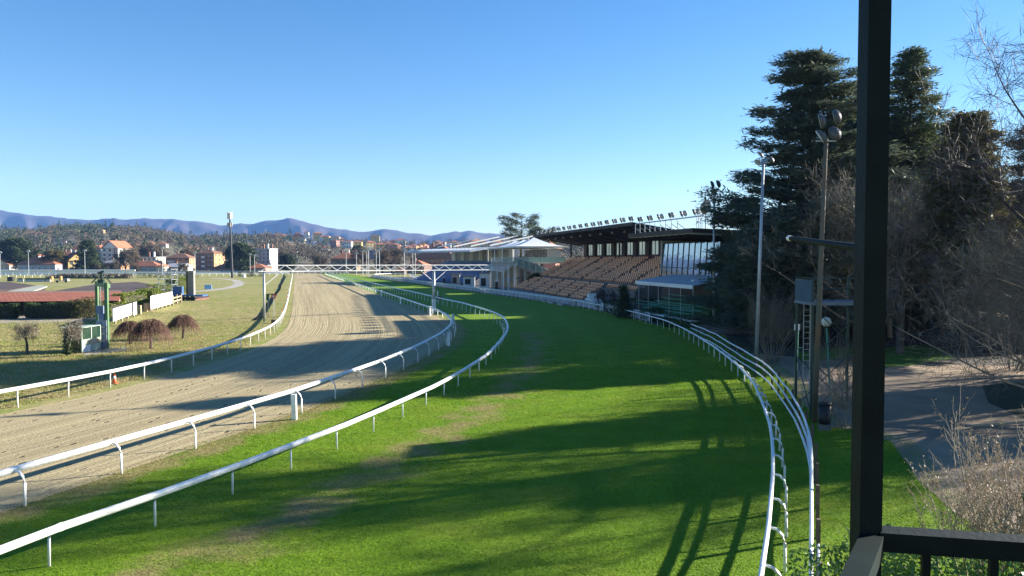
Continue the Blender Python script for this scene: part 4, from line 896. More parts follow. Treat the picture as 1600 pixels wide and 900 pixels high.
# floodlights along the roof edge
def twin(a, first=None):
    p = SP(a, 6.3, 13.95 if a > -8 else 13.65)
    t = thing('twin_floodlight', 'pair of grey bowl floodlights on the front edge of the stand roof', 'floodlight', tuple(p), 'floodlights along the stand roof edge')
    MB().tube([p, p + Vector((0, 0, .55))], .05).build('bracket', galv, t)
    for s, az in ((-.55, 1.9), (.55, 1.1)):
        h, l = MB(), MB(); flood_head(h, l, p + U * s + Vector((0, 0, .55)), az, 1.2, .95); ho = h.build('lamp_head', lamp_shell, t, smooth=True); l.build('lens', lens_m, ho)
    return t
tw = twin(56); tw['label'] = 'farthest pair of grey bowl floodlights on the stand roof edge'
for k in range(1, 23):
    a = 56 - k * 3.95; copy_tree(tw, SP(a, 6.3, 13.95 if a > -8 else 13.65), rz=random.uniform(-.15, .15), label=ORD[k] + ' pair of grey bowl floodlights on the stand roof edge, counted from the far end')
dp_ = SP(-33.2, 6.6, 14.7); t = thing('satellite_dish', 'round pale dish with rusty stains at the end of the floodlight row', 'dish', tuple(dp_))
m4 = Matrix.Translation(dp_) @ Matrix.Rotation(R(-62), 4, 'Z') @ Matrix.Rotation(R(80), 4, 'X'); qd = MB().lathe((0, 0, 0), [(.05, .22), (.5, .16), (.85, .06), (.98, 0), (.95, -.02), (.8, .02), (.05, .16)], 20)
MB().add([m4 @ Vector(v) for v in qd.v], qd.f).build('bowl', M('stained_dish', (.5, .46, .38), (.36, .2, .12), 1.6, .6), t, smooth=True); MB().tube([dp_ + Vector((0, 0, -3)), dp_], .06).build('mast', galv, t)
# awning with bleacher
AW = thing('awning', 'pale blue flat awning on thin posts in front of the glass wing', 'awning', tuple(SP(-34, 3)))
MB().prism([SP(-24.5, .6, 4.9), SP(-42.5, .6, 4.9), SP(-42.5, 6.0, 5.85), SP(-24.5, 6.0, 5.85)], (0, 0, .1)).build('sheet', M('pale_blue_awning', (.4, .47, .56), (.34, .41, .5), .3, .6), AW)
sbox(MB(), -42.5, -24.5, .5, .6, 4.55, 5.0).build('valance', offwhite, AW)
for k in range(6):
    for w_ in (.8,): MB().tube([SP(-25 - k * 3.4, w_, .3), SP(-25 - k * 3.4, w_, 4.9)], .04).build('post', galv, AW)
BL = thing('green_bleacher', 'turquoise tiered bench stand with a railing under the pale awning', 'bleacher', tuple(SP(-34, 2)))
for i in range(5):
    sbox(MB(), -42, -24.5, .8 + i * 1.0, 1.8 + i * 1.0, 0, 1.1 + .42 * i).build('tier', M('green_turf_deck', (.03, .13, .04), (.025, .1, .03)), BL)
    sbox(MB(), -41.6, -25, 1.1 + i, 1.45 + i, 1.42 + .42 * i, 1.5 + .42 * i).build('bench', turq, BL)
for z in (1.9, 2.35): MB().tube([SP(-42, .7, z), SP(-24.5, .7, z)], .045).build('guard_rail', turq, BL)
for k in range(8): MB().tube([SP(-24.5 - k * 2.5, .7, .9), SP(-24.5 - k * 2.5, .7, 2.4)], .035).build('baluster', turq, BL)
for k in range(7): MB().tube([SP(-25.5 - k * 2.5, -.2, 0), SP(-26.1 - k * 2.5, .7, 1.4)], .04).build('prop', darkgreen, BL)
sbox(MB(), -44, -24, -.3, .6, .9, 1.0).build('ledge', whitebrd, BL)
t = thing('garden_steps', 'dark broad steps going up beside the green bleacher', 'steps', tuple(SP(-46, 4)))
for i in range(8): sbox(MB(), -50, -43, i * .55, (i + 1) * .55 + .01 * i, 0, .17 * (i + 1)).build('step', darkconc, t)
t = thing('park_lawn', 'strip of green lawn above the dark steps', 'lawn', tuple(SP(-47, 8))); sbox(MB(), -50, -42, 4.6, 12, .02, 1.4).build('turf', turfM, t)
for k, px in enumerate((1105, 1118)):
    p = G(px, 501); t = thing('striped_barrier', ['small white striped barrier by the dark steps', 'larger white striped barrier near the brown bush'][k], 'barrier', tuple(p)); 
    for z in (.6, .95): MB().box(p + Vector((0, 0, z)), (.5 + k, .05, .22)).build('board', whitebrd, t)
    for s in (-1, 1): MB().box(p + Vector((s * (.2 + .45 * k), .04, 0)), (.06, .05, 1.2)).build('leg', oldwood, t)
# ---------------------------------------------------------------- tent terrace beyond the stand
TT = thing('tent_terrace', 'pale two storey terrace pavilion under white tent roofs', 'pavilion', tuple(SP(76, 8)))
sbox(MB(), 60, 92, 1.5, 15, 6.9, 7.3).build('floor_slab', concrete, TT)
for a in (60.5, 68, 76, 84, 91.5):
    for w_ in (1.8, 8): MB().box(SP(a, w_, 0), (.45, .45, 6.9), hu).build('column', offwhite, TT)
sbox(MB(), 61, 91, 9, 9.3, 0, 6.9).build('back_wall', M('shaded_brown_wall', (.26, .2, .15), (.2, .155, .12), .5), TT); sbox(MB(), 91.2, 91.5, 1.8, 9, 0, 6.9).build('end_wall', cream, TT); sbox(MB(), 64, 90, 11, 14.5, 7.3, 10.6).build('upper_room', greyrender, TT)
for k in range(8): sbox(MB(), 64.6 + k * 3.2, 66.8 + k * 3.2, 10.92, 11, 7.6, 10).build('window', winglass, TT)
pgl = glassM('green_glass_rail', (.25, .42, .38), .1, .55)
for k in range(10): sbox(MB(), 60 + k * 3.2, 63.1 + k * 3.2, 1.5, 1.56, 7.3, 8.5).build('glass_rail', pgl, TT)
for k in range(4): sbox(MB(), 59.9, 59.96, 1.6 + k * 3.3, 4.8 + k * 3.3, 7.3, 8.5).build('glass_rail', pgl, TT)
for k, (a0, a1) in enumerate(((60, 72), (72.2, 83), (83.2, 93))):
    c = SP((a0 + a1) / 2, 8, 13.3 + .3 * (k == 0)); e = [SP(a0 - .4, 1, 11.2), SP(a1 + .2, 1, 11.2), SP(a1 + .2, 15.2, 11.2), SP(a0 - .4, 15.2, 11.2)]; mb = MB(); n = 8
    for i in range(4):
        p, r_ = e[i], e[(i + 1) % 4]
        for j in range(n):
            u0, u1 = j / n, (j + 1) / n
            for k2 in range(6):
                f0, f1 = k2 / 6, (k2 + 1) / 6; z = lambda f: 11.2 + (c.z - 11.2) * f ** 1.7
                g_ = lambda u, f: Vector((*(p.lerp(r_, u)).lerp(c, f).xy, z(f))); mb.add([g_(u0, f0), g_(u1, f0), g_(u1, f1), g_(u0, f1)], [(0, 1, 2, 3)])
    mb.build('tent_roof', tentw, TT, smooth=True)
    for v in e[:2]: MB().tube([Vector((v.x, v.y, 7.3)), v], .07).build('tent_pole', whitebrd, TT)
    mb = MB()
    for i in range(4): mb.obox(e[i] + Vector((0, 0, -.35)), e[(i + 1) % 4] - e[i], Vector((.05, .05, 0)), (0, 0, .3))
    mb.build('tent_edge', tentw, TT)
for k in range(17):
    a = 59 + k * 1.95; MB().prism([SP(a, -1.2, 5.0), SP(a, 1.6, 6.75), SP(a, 1.6, 6.9), SP(a, -1.2, 5.2)], U * .12).build('pergola_slat', offwhite, TT)
for z, w_ in ((5.0, -1.1), (5.9, .3)): MB().tube([SP(59, w_, z), SP(92, w_, z)], .07).build('pergola_beam', offwhite, TT)
for k in range(5): MB().tube([SP(60 + k * 7.8, -1.1, 0), SP(60 + k * 7.8, -1.1, 5)], .1).build('pergola_post', offwhite, TT)
GS = thing('glass_stair', 'glass sided stair sloping from the tent terrace to the seats', 'stair', tuple(SP(57.5, 8)))
MB().prism([SP(57, 1.6, 7.0), SP(57, 11, 3.4), SP(57, 11, 2.6), SP(57, 1.6, 6.2)], U * 2.4).build('flight', concrete, GS)
for k in range(6): 
    f0, f1 = k / 6, (k + .94) / 6; MB().prism([SP(57, 1.6 + 9.4 * f0, 7 - 3.6 * f0), SP(57, 1.6 + 9.4 * f1, 7 - 3.6 * f1), SP(57, 1.6 + 9.4 * f1, 8.3 - 3.6 * f1), SP(57, 1.6 + 9.4 * f0, 8.3 - 3.6 * f0)], U * .05).build('glass_rail', pgl, GS)
    MB().tube([SP(57, 1.6 + 9.4 * f0, 6.6 - 3.6 * f0), SP(57, 1.6 + 9.4 * f0, 8.4 - 3.6 * f0)], .06).build('rail_post', whitebrd, GS)
MB().obox(SP(56.8, 1.4, 8.5), U * 2.8, SP(56.8, 11, 4.9) - SP(56.8, 1.4, 8.5), (0, 0, .15)).build('canopy', tentw, GS)
# open ground storey furniture: kiosks and parasol
for k, (px, yb, w_, h_, mt_, lb) in enumerate(((712, 447, 2.4, 3.4, concrete, 'grey ticket kiosk with an open side beside the blue seats'), (733, 449, 3.2, 3.0, offwhite, 'white kiosk with dark panels under the terrace'), (757, 452, 2.6, 4.2, offwhite, 'tall white kiosk at the front of the terrace'))):
    p = G(px, yb); t = thing('kiosk', lb, 'kiosk', tuple(p)); MB().box(p, (w_, 2.4, h_)).build('body', mt_, t); MB().box(p + Vector((0, 0, h_)), (w_ + .6, 3, .25)).build('roof', darkconc, t); MB().box(p + Vector((-w_ * .1, -1.23, .9)), (w_ * .5, .06, h_ * .5)).build('hatch', black, t)
for k, (px, yb, lb) in enumerate(((694, 443.5, 'slim dark pillar board nearest the blue seats'), (776, 455, 'dark brown pillar board on the pale paving'))):
    p = G(px, yb); t = thing('notice_pillar', lb, 'notice pillar', tuple(p)); MB().box(p, (.7, .5, 2.0 + .4 * k)).build('body', brown, t); MB().box(p + Vector((0, 0, 2.0 + .4 * k)), (.9, .6, .2)).build('cap', whitebrd, t)
for k, (px, yb) in enumerate(((787, 453), (797, 451.5), (806, 450.5))):
    p = G(px, yb) + Vector((0, 2, 0)); t = thing('parasol', ['closed white parasol by the dark pillar board', 'pale open parasol in the middle of the paved terrace', 'pale open parasol nearest the orange seats'][k], 'parasol', tuple(p), 'parasols on the paved terrace'); MB().tube([p, p + Vector((0, 0, 3))], .06).build('pole', whitebrd, t); MB().lathe(p, [(.3 if k == 0 else 1.6, 1.6 if k == 0 else 2.5), (.05, 3.1)], 8).build('canopy', tentw, t)
pav = MB(); pav.poly([SP(57, -3, .03), SP(57, 10, .03), SP(98, 12, .03), SP(98, -3, .03)][::-1]); tag(pav.build('terrace_paving', M('pink_paving', (.42, .33, .28), (.36, .29, .25), .4)), kind='structure')
# ---------------------------------------------------------------- blue seated stand
h2 = R(32); U2 = Vector((-math.sin(h2), math.cos(h2), 0)); V2 = Vector((math.cos(h2), math.sin(h2), 0)); A2 = Vector((-13, 236, 0))
def S2(a, w_, z=0): return A2 + U2 * a + V2 * w_ + Vector((0, 0, z))
def s2(mb, a0, a1, w0, w1, z0, z1): return mb.obox(S2(a0, w0, z0), U2 * (a1 - a0), V2 * (w1 - w0), Vector((0, 0, z1 - z0)))
t = thing('blue_stand', 'far stand of blue seats under a thin curved pale roof', 'grandstand', tuple(A2))
for i in range(14):
    s2(MB(), 0, 42, i * .95, (i + 1) * .95, 0, .6 + .48 * i).build('terrace_step', M('blue_grey_step', (.16, .165, .18), (.12, .125, .14), .5), t); s2(MB(), .6, 41.4, i * .95 + .3, i * .95 + .62, .68 + .48 * i + .2, .68 + .48 * i + .55).build('seat_row', blueplastic, t)
s2(MB(), 0, 42, 13.3, 16, 0, 7.3).build('rear_gallery', concrete, t)
for k in range(7): s2(MB(), k * 6.5, k * 6.5 + 2.6, 15.6, 16, 7.3, 11.4).build('white_pillar', offwhite, t)
s2(MB(), 0, 43, 16.0, 16.2, 7.3, 11.4).build('back_wall', greyrender, t)
mb = MB(); pr = [(-1.5, 10.6), (3, 11.3), (9, 11.8), (17, 12.0)]
for i in range(3): mb.add([S2(-3, pr[i][0], pr[i][1]), S2(45, pr[i][0], pr[i][1]), S2(45, pr[i + 1][0], pr[i + 1][1]), S2(-3, pr[i + 1][0], pr[i + 1][1])], [(0, 1, 2, 3)])
for i in range(3): mb.add([S2(-3, pr[i][0], pr[i][1] - .45), S2(-3, pr[i + 1][0], pr[i + 1][1] - .45), S2(45, pr[i + 1][0], pr[i + 1][1] - .45), S2(45, pr[i][0], pr[i][1] - .45)], [(0, 1, 2, 3)])
mb.add([S2(-3, -1.5, 10.15), S2(45, -1.5, 10.15), S2(45, -1.5, 10.6), S2(-3, -1.5, 10.6)], [(0, 1, 2, 3)]); mb.add([S2(-3, x, z - d) for x, z, d in [(*p, .45) for p in pr] + [(*p, 0) for p in pr[::-1]]], [tuple(range(8))])
mb.build('roof', M('pale_blue_roof', (.38, .42, .48), (.32, .36, .42), .3, .5), t)
for k in range(18): MB().tube([S2(-2 + k * 2.6, -1.3, 10.9), S2(-2 + k * 2.6, 1.0, 11.3)], .12).build('roof_fin', tentw, t)
for k in range(4): MB().obox(S2(-2 + k * 12, 6, 12.0), U2 * .22, S2(-2 + k * 12, 24, 15.6) - S2(-2 + k * 12, 6, 12), (0, 0, .4)).build('roof_rib', offwhite, t)
for k in range(3): s2(MB(), 4 + k * 6, 7.6 + k * 6, 24, 24.6, 9, 15).build('rear_tower', greyrender, t)
# ---------------------------------------------------------------- infield buildings and equipment
sh = thing('stable_shed', 'long low shed with a corrugated red roof and open front', 'shed', tuple(G(90, 488)))
e0, e1 = G(-60, 472, 2.0), G(186, 470, 2.0); r0, r1 = G(-60, 458.5, 2.75), G(190, 456, 2.75)
nseg = 260; mb = MB(); vs = []
for i in range(nseg + 1):
    f = i / nseg; dz = .03 * (i % 2); vs += [e0.lerp(e1, f) + Vector((0, 0, dz)), r0.lerp(r1, f) + Vector((0, 0, dz))]
mb.add(vs, [(2 * i, 2 * i + 2, 2 * i + 3, 2 * i + 1) for i in range(nseg)])
mb.build('corrugated_roof', M('red_corrugated_sheet', (.34, .13, .085), (.26, .1, .066), .6, .8, spec=.15), sh)
b0, b1 = G(-60, 456, 2.1), G(188, 452.5, 2.1)
MB().add([r0, r1, b1, b0], [(0, 1, 2, 3)]).build('rear_roof', tile2, sh)
MB().prism([Vector((r1.x, r1.y, 0)), Vector((e1.x, e1.y, 0)), Vector((b1.x, b1.y, 0))], (0, 0, 1.95)).build('end_wall', M('pale_brown_wall', (.38, .24, .15)), sh)
MB().add([e1 + Vector((0, 0, -.05)), r1 + Vector((0, 0, -.05)), b1 + Vector((0, 0, -.05))], [(0, 1, 2)]).build('gable', cream, sh)
d_ = (e1 - e0)
for k in range(22):
    q = e0 + d_ * (k / 21); MB().box((q.x, q.y + .4, 0), (.16, .16, 2.0)).build('post', oldwood, sh)
q = e0.lerp(r0, .75); q2 = e1.lerp(r1, .75); MB().obox((q.x, q.y, 0), (q2.x - q.x, q2.y - q.y, 0), (0, .2, 0), (0, 0, 2.3)).build('back_wall', brown, sh)
def flat_roof(label, pts, z, mat, wmat=brown):
    q = [G(x, y, z) for x, y in pts]; c = sum(q, Vector()) / len(q); t = thing('low_pavilion', label, 'pavilion', (c.x, c.y, 0), 'flat dark roofs on the infield'); MB().prism(q, (0, 0, -.22)).build('roof', mat, t)
    w_ = [Vector((c.x + (v.x - c.x) * .9, c.y + (v.y - c.y) * .9, 0)) for v in q]; MB().prism(w_, (0, 0, z - .24)).build('wall', wmat, t)
darkroof = M('dark_brown_roof_felt', (.075, .05, .045), (.05, .034, .031), .3, .9)
flat_roof('wide dark brown roof spreading behind the red roofed shed', [(62, 458), (150, 444), (212, 440), (248, 446), (196, 457)], 2.4, darkroof)
flat_roof('dark brown roof with a pale edge strip at the outer end of the sheds', [(-90, 458), (-60, 441), (14, 440.5), (56, 446), (20, 452)], 2.3, darkroof)
flat_roof('narrow pale flat roof between the two dark brown roofs', [(-10, 459), (62, 445.5), (74, 447), (46, 456.5)], 2.2, M('pale_roof_strip', (.36, .37, .3), (.3, .31, .25), .4))
for k in range(3):
    p = G(22 + k * 8, 441.5); 
# billboards
def board(label, a, b, z0, z1, nposts):
    a, b = G(*a), G(*b); t = thing('billboard', label, 'billboard', tuple(a), 'white billboards on the infield'); d = b - a; n_ = Vector((d.y, -d.x, 0)).normalized() * .08
    MB().obox(a + Vector((0, 0, z0)), d, n_, (0, 0, z1 - z0)).build('panel', whitebrd, t)
    mb = MB(); mb.obox(a + Vector((0, 0, z1)), d, n_ * 1.4, (0, 0, .06)); mb.build('top_trim', galv, t)
    for i in range(nposts):
        q = a + d * ((i + .5) / nposts) - n_ * 1.2; MB().box(q, (.2, .2, z1 - .1)).build('post', palewood, t)
board('white billboard with faint marks, nearer to the green frame', (176, 508), (205, 496.5), .45, 1.95, 3)
board('narrow white board standing end on at the nearer billboard', (207.5, 496), (213, 494), .3, 2.0, 1)
board('large blank white billboard in front of the scaffold tower', (235, 487), (269, 477), .35, 2.35, 5)
fm = M('faint_grey_print', (.55, .57, .58))
pd_ = thing('plank_gate', 'low pale plank barrier joining the large billboard to the screen', 'barrier', tuple(G(276, 476)))
for z in (.5, 1.1): a_, b_ = G(270, 477), G(283, 473); MB().obox(a_ + Vector((0, 0, z)), b_ - a_, (0, .06, 0), (0, 0, .25)).build('plank', palewood, pd_)
for px, py in ((270, 477), (276, 475), (283, 473)): MB().box(G(px, py), (.25, .2, 1.7)).build('post', palewood, pd_)
for k, (px, py) in enumerate(((218, 491), (228, 487), (234, 486))): tag(MB().box(G(px, py), (.5, .4, 1.3)).build('wooden_stump', palewood), ['short wooden stump nearest the narrow white board', 'middle of three short wooden stumps between the billboards', 'short wooden stump touching the large blank billboard'][k], 'post', 'wooden stumps between the billboards')
# green frame with ladder and grey boxes
gR = G(168, 545); gL = Vector((-39.6, 73.2, 0)); t = thing('portal_gantry', 'tall green steel portal frame with a ladder and a mechanism on its crossbar', 'frame', tuple(gR))
for p, w_ in ((gR, .27), (gL, .25)): MB().box(p, (w_, .25, 5.9)).build('post', midgreen, t)
MB().obox(gL + Vector((-.15, -.1, 5.45)), gR - gL + Vector((.3, 0, 0)), (.1, .3, 0), (0, 0, .35)).build('crossbar', midgreen, t)
mid = (gL + gR) / 2 + Vector((0, 0, 5.8)); mb = MB(); mb.box(mid, (.5, .4, .35)); mb.tube([mid, mid + Vector((.1, 0, 1.0))], .12); mb.tube([mid + Vector((-.3, 0, .9)), mid + Vector((.3, 0, 1.1))], .1); mb.tube([mid + Vector((.9, .0, 0)), mid + Vector((.4, 0, .6))], .06); mb.tube([mid + Vector((-.9, .0, 0)), mid + Vector((-.3, 0, .6))], .06); mb.build('mechanism', darkgreen, t)
lp = gL + Vector((.55, -.4, 0)); mb = MB()
for x in (0, .4): mb.tube([lp + Vector((x, 0, 0)), lp + Vector((x, 0, 5.5))], .035, 5)
for i in range(16): mb.tube([lp + Vector((0, 0, .3 + i * .33)), lp + Vector((.4, 0, .3 + i * .33))], .02, 4)
mb.build('ladder', M('pale_green_paint', (.4, .45, .36)), t)
bxs = G(161, 545); cs_ = thing('box_stack', 'stack of blue grey metal panels between the green posts', 'cabinet', tuple(bxs))
MB().box(bxs, (.95, .5, .12)).build('plinth', concrete, cs_)
for i in range(4):
    for j in range(2): MB().box(bxs + Vector((-.24 + .48 * j, 0, .13 + i * .62)), (.44, .45, .56)).build('panel', M('blue_grey_metal', (.22, .27, .36), (.17, .2, .27), 2, .4), cs_)
MB().box(bxs + Vector((0, 0, 2.6)), (.5, .45, .55)).build('panel', M('blue_metal', (.14, .19, .3)), cs_); MB().box(bxs + Vector((-.2, 0, 3.15)), (.5, .45, .7)).build('panel', MATS['blue_metal'], cs_)
tag(MB().add([G(128, 556) + Vector((0, 0, .02)), G(200, 548) + Vector((0, 0, .02)), G(196, 543) + Vector((0, 0, .02)), G(140, 546) + Vector((0, 0, .02))], [(0, 1, 2, 3)]).build('concrete_path', concrete), kind='structure')
k0, k1 = G(128, 552), G(157, 546); t = thing('glass_kiosk', 'small glazed kiosk with white lower panels at the foot of the green frame', 'kiosk', tuple(k0)); d = k1 - k0; dp2 = Vector((-d.y, d.x, 0)).normalized() * 1.5
for a in (0, .5, 1): MB().box(k0 + d * a, (.09, .09, 2.15)).build('frame_post', M('pale_green_frame', (.4, .5, .42)), t)
for a in (0, 1): MB().box(k0 + d * a + dp2, (.09, .09, 2.1)).build('frame_post', MATS['pale_green_frame'], t)
kg = glassM('kiosk_glass', (.02, .05, .035), .05, .75)
for a in (0, .5):
    o_ = k0 + d * a + d * .03; MB().obox(o_ + Vector((0, 0, 1.1)), d * .44, dp2 * .01, (0, 0, 1.0)).build('glass_pane', kg, t)
    MB().obox(o_ + Vector((0, 0, .05)), d * .44, dp2 * .015, (0, 0, .58)).build('lower_panel', whitebrd if a == 0 else M('printed_panel', (.6, .6, .5), (.3, .4, .28), 3), t)
    MB().obox(o_ + Vector((0, 0, .65)), d * .44, dp2 * .015, (0, 0, .42)).build('picture_panel', M('faded_print', (.42, .28, .18), (.3, .38, .3), 2.5), t)
    MB().obox(k0 + d * a + Vector((0, -.05, 1.06)), d * .5, (0, .05, 0), (0, 0, .07)).build('rail', MATS['pale_green_frame'], t)
MB().obox(k0 + dp2 + Vector((0, 0, .05)), d, dp2 * .02, (0, 0, 2.0)).build('back_panel', darkgreen, t); MB().obox(k0 + Vector((0, 0, .05)), dp2, d * .02, (0, 0, 2.0)).build('side_pane', kg, t); MB().obox(k1 + Vector((0, 0, .05)), dp2, d * .02, (0, 0, 2.0)).build('side_pane', kg, t)
MB().obox(k0 - d * .05 + Vector((0, -.1, 2.13)), d * 1.1, dp2 * 1.15, (0, 0, .07)).build('roof', MATS['pale_green_frame'], t)
# scaffold tower, screen, sign
s0 = G(263, 468); t = thing('scaffold_tower', 'open galvanised scaffold tower behind the large white billboard', 'scaffold', tuple(s0)); wd = 2.6; H = 6.2
cr = [s0 + Vector((x * wd / 2, y * wd / 2, 0)) for x, y in ((-1, -1), (1, -1), (1, 1), (-1, 1))]
for c in cr: MB().tube([c, c + Vector((0, 0, H))], .07, 5).build('standard', galv, t)
MB().tube([s0 + Vector((-.1, -1.3, 0)), s0 + Vector((-.1, -1.3, H))], .06, 5).build('standard', galv, t)
for z in (1, 2, 3, 4, 5, 6):
    mb = MB()
    for i in range(4): mb.tube([cr[i] + Vector((0, 0, z)), cr[(i + 1) % 4] + Vector((0, 0, z))], .055, 4)
    mb.build('ledger', galv, t)
for z in (0, 2, 4): MB().tube([cr[0] + Vector((0, 0, z)), cr[1] + Vector((0, 0, z + 2))], .05, 4).build('brace', galv, t); MB().tube([cr[1] + Vector((0, 0, z)), cr[2] + Vector((0, 0, z + 2))], .05, 4).build('brace', galv, t)
MB().tube([cr[0] + Vector((-2.6, 0, 0)), cr[0] + Vector((0, 0, 3.4))], .06, 4).build('outrigger', galv, t)
c0 = G(297, 469); t = thing('screen_tower', 'tall dark screen tower seen edge on, standing on a trailer', 'screen', tuple(c0))
MB().box(c0 + Vector((0, 0, .8)), (6.0, 2.6, .25)).build('trailer_bed', bluep, t); 
for x in (-1, 0, 1): MB().lathe(c0 + Vector((x * .8 - .2, -1.1, 0)), [(.42, 0), (.42, .02)], 3); 
for x in (-.9, 0, .9): MB().tube([c0 + Vector((x, -1.3, .42)), c0 + Vector((x, -1.0, .42))], .42, 14).build('wheel', black, t)
MB().box(c0 + Vector((-.35, 0, 1.05)), (.35, 1.3, 4.6), .15).build('screen_face', black, t); MB().box(c0 + Vector((.4, 0, 1.05)), (.95, 1.2, 4.7), .15).build('cabinet', M('grey_beige_sheet', (.27, .25, .22), (.22, .2, .18), .8), t); MB().box(c0 + Vector((-.08, -.2, 1.05)), (.14, 1.25, 4.65), .15).build('edge_trim', palewood, t)
MB().box(c0 + Vector((-2.3, 0, 1.05)), (1.3, 2.0, 1.6)).build('blue_cabinet', bluep, t); MB().box(c0 + Vector((-2.3, 0, 0)), (1.0, 2.0, .8)).build('skirt', darkgreen, t)
mb = MB(); q = G(322, 467); mb.prism([G(305, 470), G(327, 467), G(325, 463), G(306, 464)], (0, 0, .35)); tag(mb.build('ramp_platform', M('red_brown_boards', (.16, .075, .05), (.11, .055, .04), 1), None), 'low red brown wooden platform beside the screen trailer', 'platform')
p = G(325.5, 453); t = thing('blue_sign', 'small slanted pale blue sign on the grass by the gravel path', 'sign', tuple(p)); MB().prism([p + Vector((-1, 0, .15)), p + Vector((.95, -.1, .15)), p + Vector((.75, .3, 1.3)), p + Vector((-1.15, .4, 1.3))], (0, .1, .02)).build('face', paleblue, t); MB().tube([p + Vector((0, .4, 0)), p + Vector((0, .4, 1))], .06).build('leg', galv, t)
for k, (px, yb) in enumerate(((81, 439.5), (95, 439.3))):
    p = G(px, yb); tag(MB().lathe(p, [(.5, 0), (.55, 1.6), (.3, 1.9)], 10).build('orange_tank', M('dull_orange', (.55, .3, .12))), ['orange drum by the planters, nearer the grey cart', 'orange drum farther from the planters'][k], 'drum')
for k, px in enumerate((32, 44, 52, 60, 68, 75)): 
    p = G(px, 440.3); t = thing('planter', 'grey metal trough on the far grass, %s from the black box' % ORD[k], 'trough', tuple(p), 'row of troughs on the far grass'); MB().box(p, (1.9, .8, .8)).build('body', galv, t); MB().box(p + Vector((0, 0, .8)), (1.7, .6, .5)).build('shrub', evergM, t)
p = G(17, 439.5); tag(MB().box(p, (1.9, 1.2, 1.6)).build('equipment_box', black), 'black equipment box at the outer end of the trough row', 'box')
p = G(98, 441.5); t = thing('grey_cart', 'low grey flat cart on the far grass beside the orange drums', 'cart', tuple(p)); MB().box(p + Vector((0, 0, .55)), (4.2, 1.5, .2)).build('bed', galv, t)
for x in (-1.5, 1.5): MB().tube([p + Vector((x, -.8, .4)), p + Vector((x, -.6, .4))], .4, 10).build('wheel', black, t)
MB().box(p + Vector((1.2, 0, .75)), (1.5, 1.1, .6)).build('load', concrete, t)
p = G(191, 434); t = thing('orange_heap', 'flat heap of orange mesh rolls by the brushwood', 'heap', tuple(p))
for k in range(4): MB().tube([p + Vector((-2 + k * .9, 0, .35)), p + Vector((-.6 + k * .9, .5, .4))], .35, 8).build('roll', M('faded_orange', (.5, .16, .08)), t)
p = G(381, 433.5); tag(MB().lathe(p, [(.9, 0), (1.0, .7), (.6, 1.3)], 10).build('white_drum', offwhite), 'white drum beside the dark hedge by the cell mast', 'drum')
# ---------------------------------------------------------------- far rails, boards, light poles, cell mast
def far_rail(label, pts, z, group='far white rails'):
    q = resample([G(*p) for p in pts], 3.2); t = thing('far_rail', label, 'rail', tuple(q[0]), group); MB().tube([(p[0], p[1], z) for p in q], .13, 5).build('rail', white, t); mb = MB()
    for p in q: mb.box((p[0], p[1], 0), (.14, .14, z))
    tag(mb.build('post_row', white, t), kind='stuff')
far_rail('far white rail along the front of the back straight', [(-260, 435), (0, 433.5), (150, 433), (300, 432), (380, 431), (455, 430)], 1.15)
far_rail('far white rail along the rear of the back straight, before the boards', [(-260, 431.5), (0, 431), (200, 430.4), (455, 429.0)], 1.25)
far_rail('far white rail closing the end of the sand track', [(456, 428.5), (480, 428.2), (505, 428.2), (545, 429)], 1.2)
far_rail('white rail around the practice ring by the blue stand', [(585, 433), (612, 431.5), (640, 432), (655, 437)], 1.3)
bw = thing('boundary_boards', 'long white boarded boundary wall at the far side of the course', 'wall', tuple(G(0, 429.3)))
q = resample([G(-300, 429.5), G(0, 429.3), G(210, 428.8), G(455, 427.6)], 6.0)
bds = [whitebrd, M('grey_board', (.5, .52, .52)), M('blue_board', (.2, .3, .45))]
for i in range(len(q) - 1):
    px = 800 + q[i][0] / q[i][1] * 1200; m = bds[0] if px < 205 else bds[1] if px < 312 or i % 3 == 0 else bds[2]
    if px < 205: MB().tube([Vector(q[i]) + Vector((0, -.1, 2.2)), Vector(q[i + 1]) + Vector((0, -.1, 2.2))], .42, 8).build('sun_catcher', white, bw)  # white tube added on top to catch sun and brighten the boards
    a, b = Vector(q[i]), Vector(q[i + 1]); MB().obox(a, (b - a) * .985, (0, .15, 0), (0, 0, 2.3 if px < 205 else 1.7)).build('board', m, bw)
lpl = None
LPL = ['thin grey light pole at the outer edge of the view behind the far boards', 'thin grey light pole behind the far boards by the end of the red roofed villa', 'thin grey light pole in front of the tall dark pine', 'thin grey light pole between the terraced villa and the orange house', 'thin grey light pole beside the brown brick block', 'thin grey light pole in front of the round dark tree', 'thin grey light pole at the foot of the white tower block',
       'light pole in the cluster beyond the gantry, first from the brown house', 'light pole in the cluster beyond the gantry, second from the brown house', 'thick near light pole in the cluster beyond the gantry', 'light pole in the cluster beyond the gantry, before the blue block', 'tallest near light pole in front of the blue block', 'light pole standing alone in front of the brick complex', 'light pole at the brick complex, first of a close pair', 'light pole at the brick complex, second of a close pair', 'light pole just in front of the bright red hipped roof', 'light pole at the end of the wide brown house']
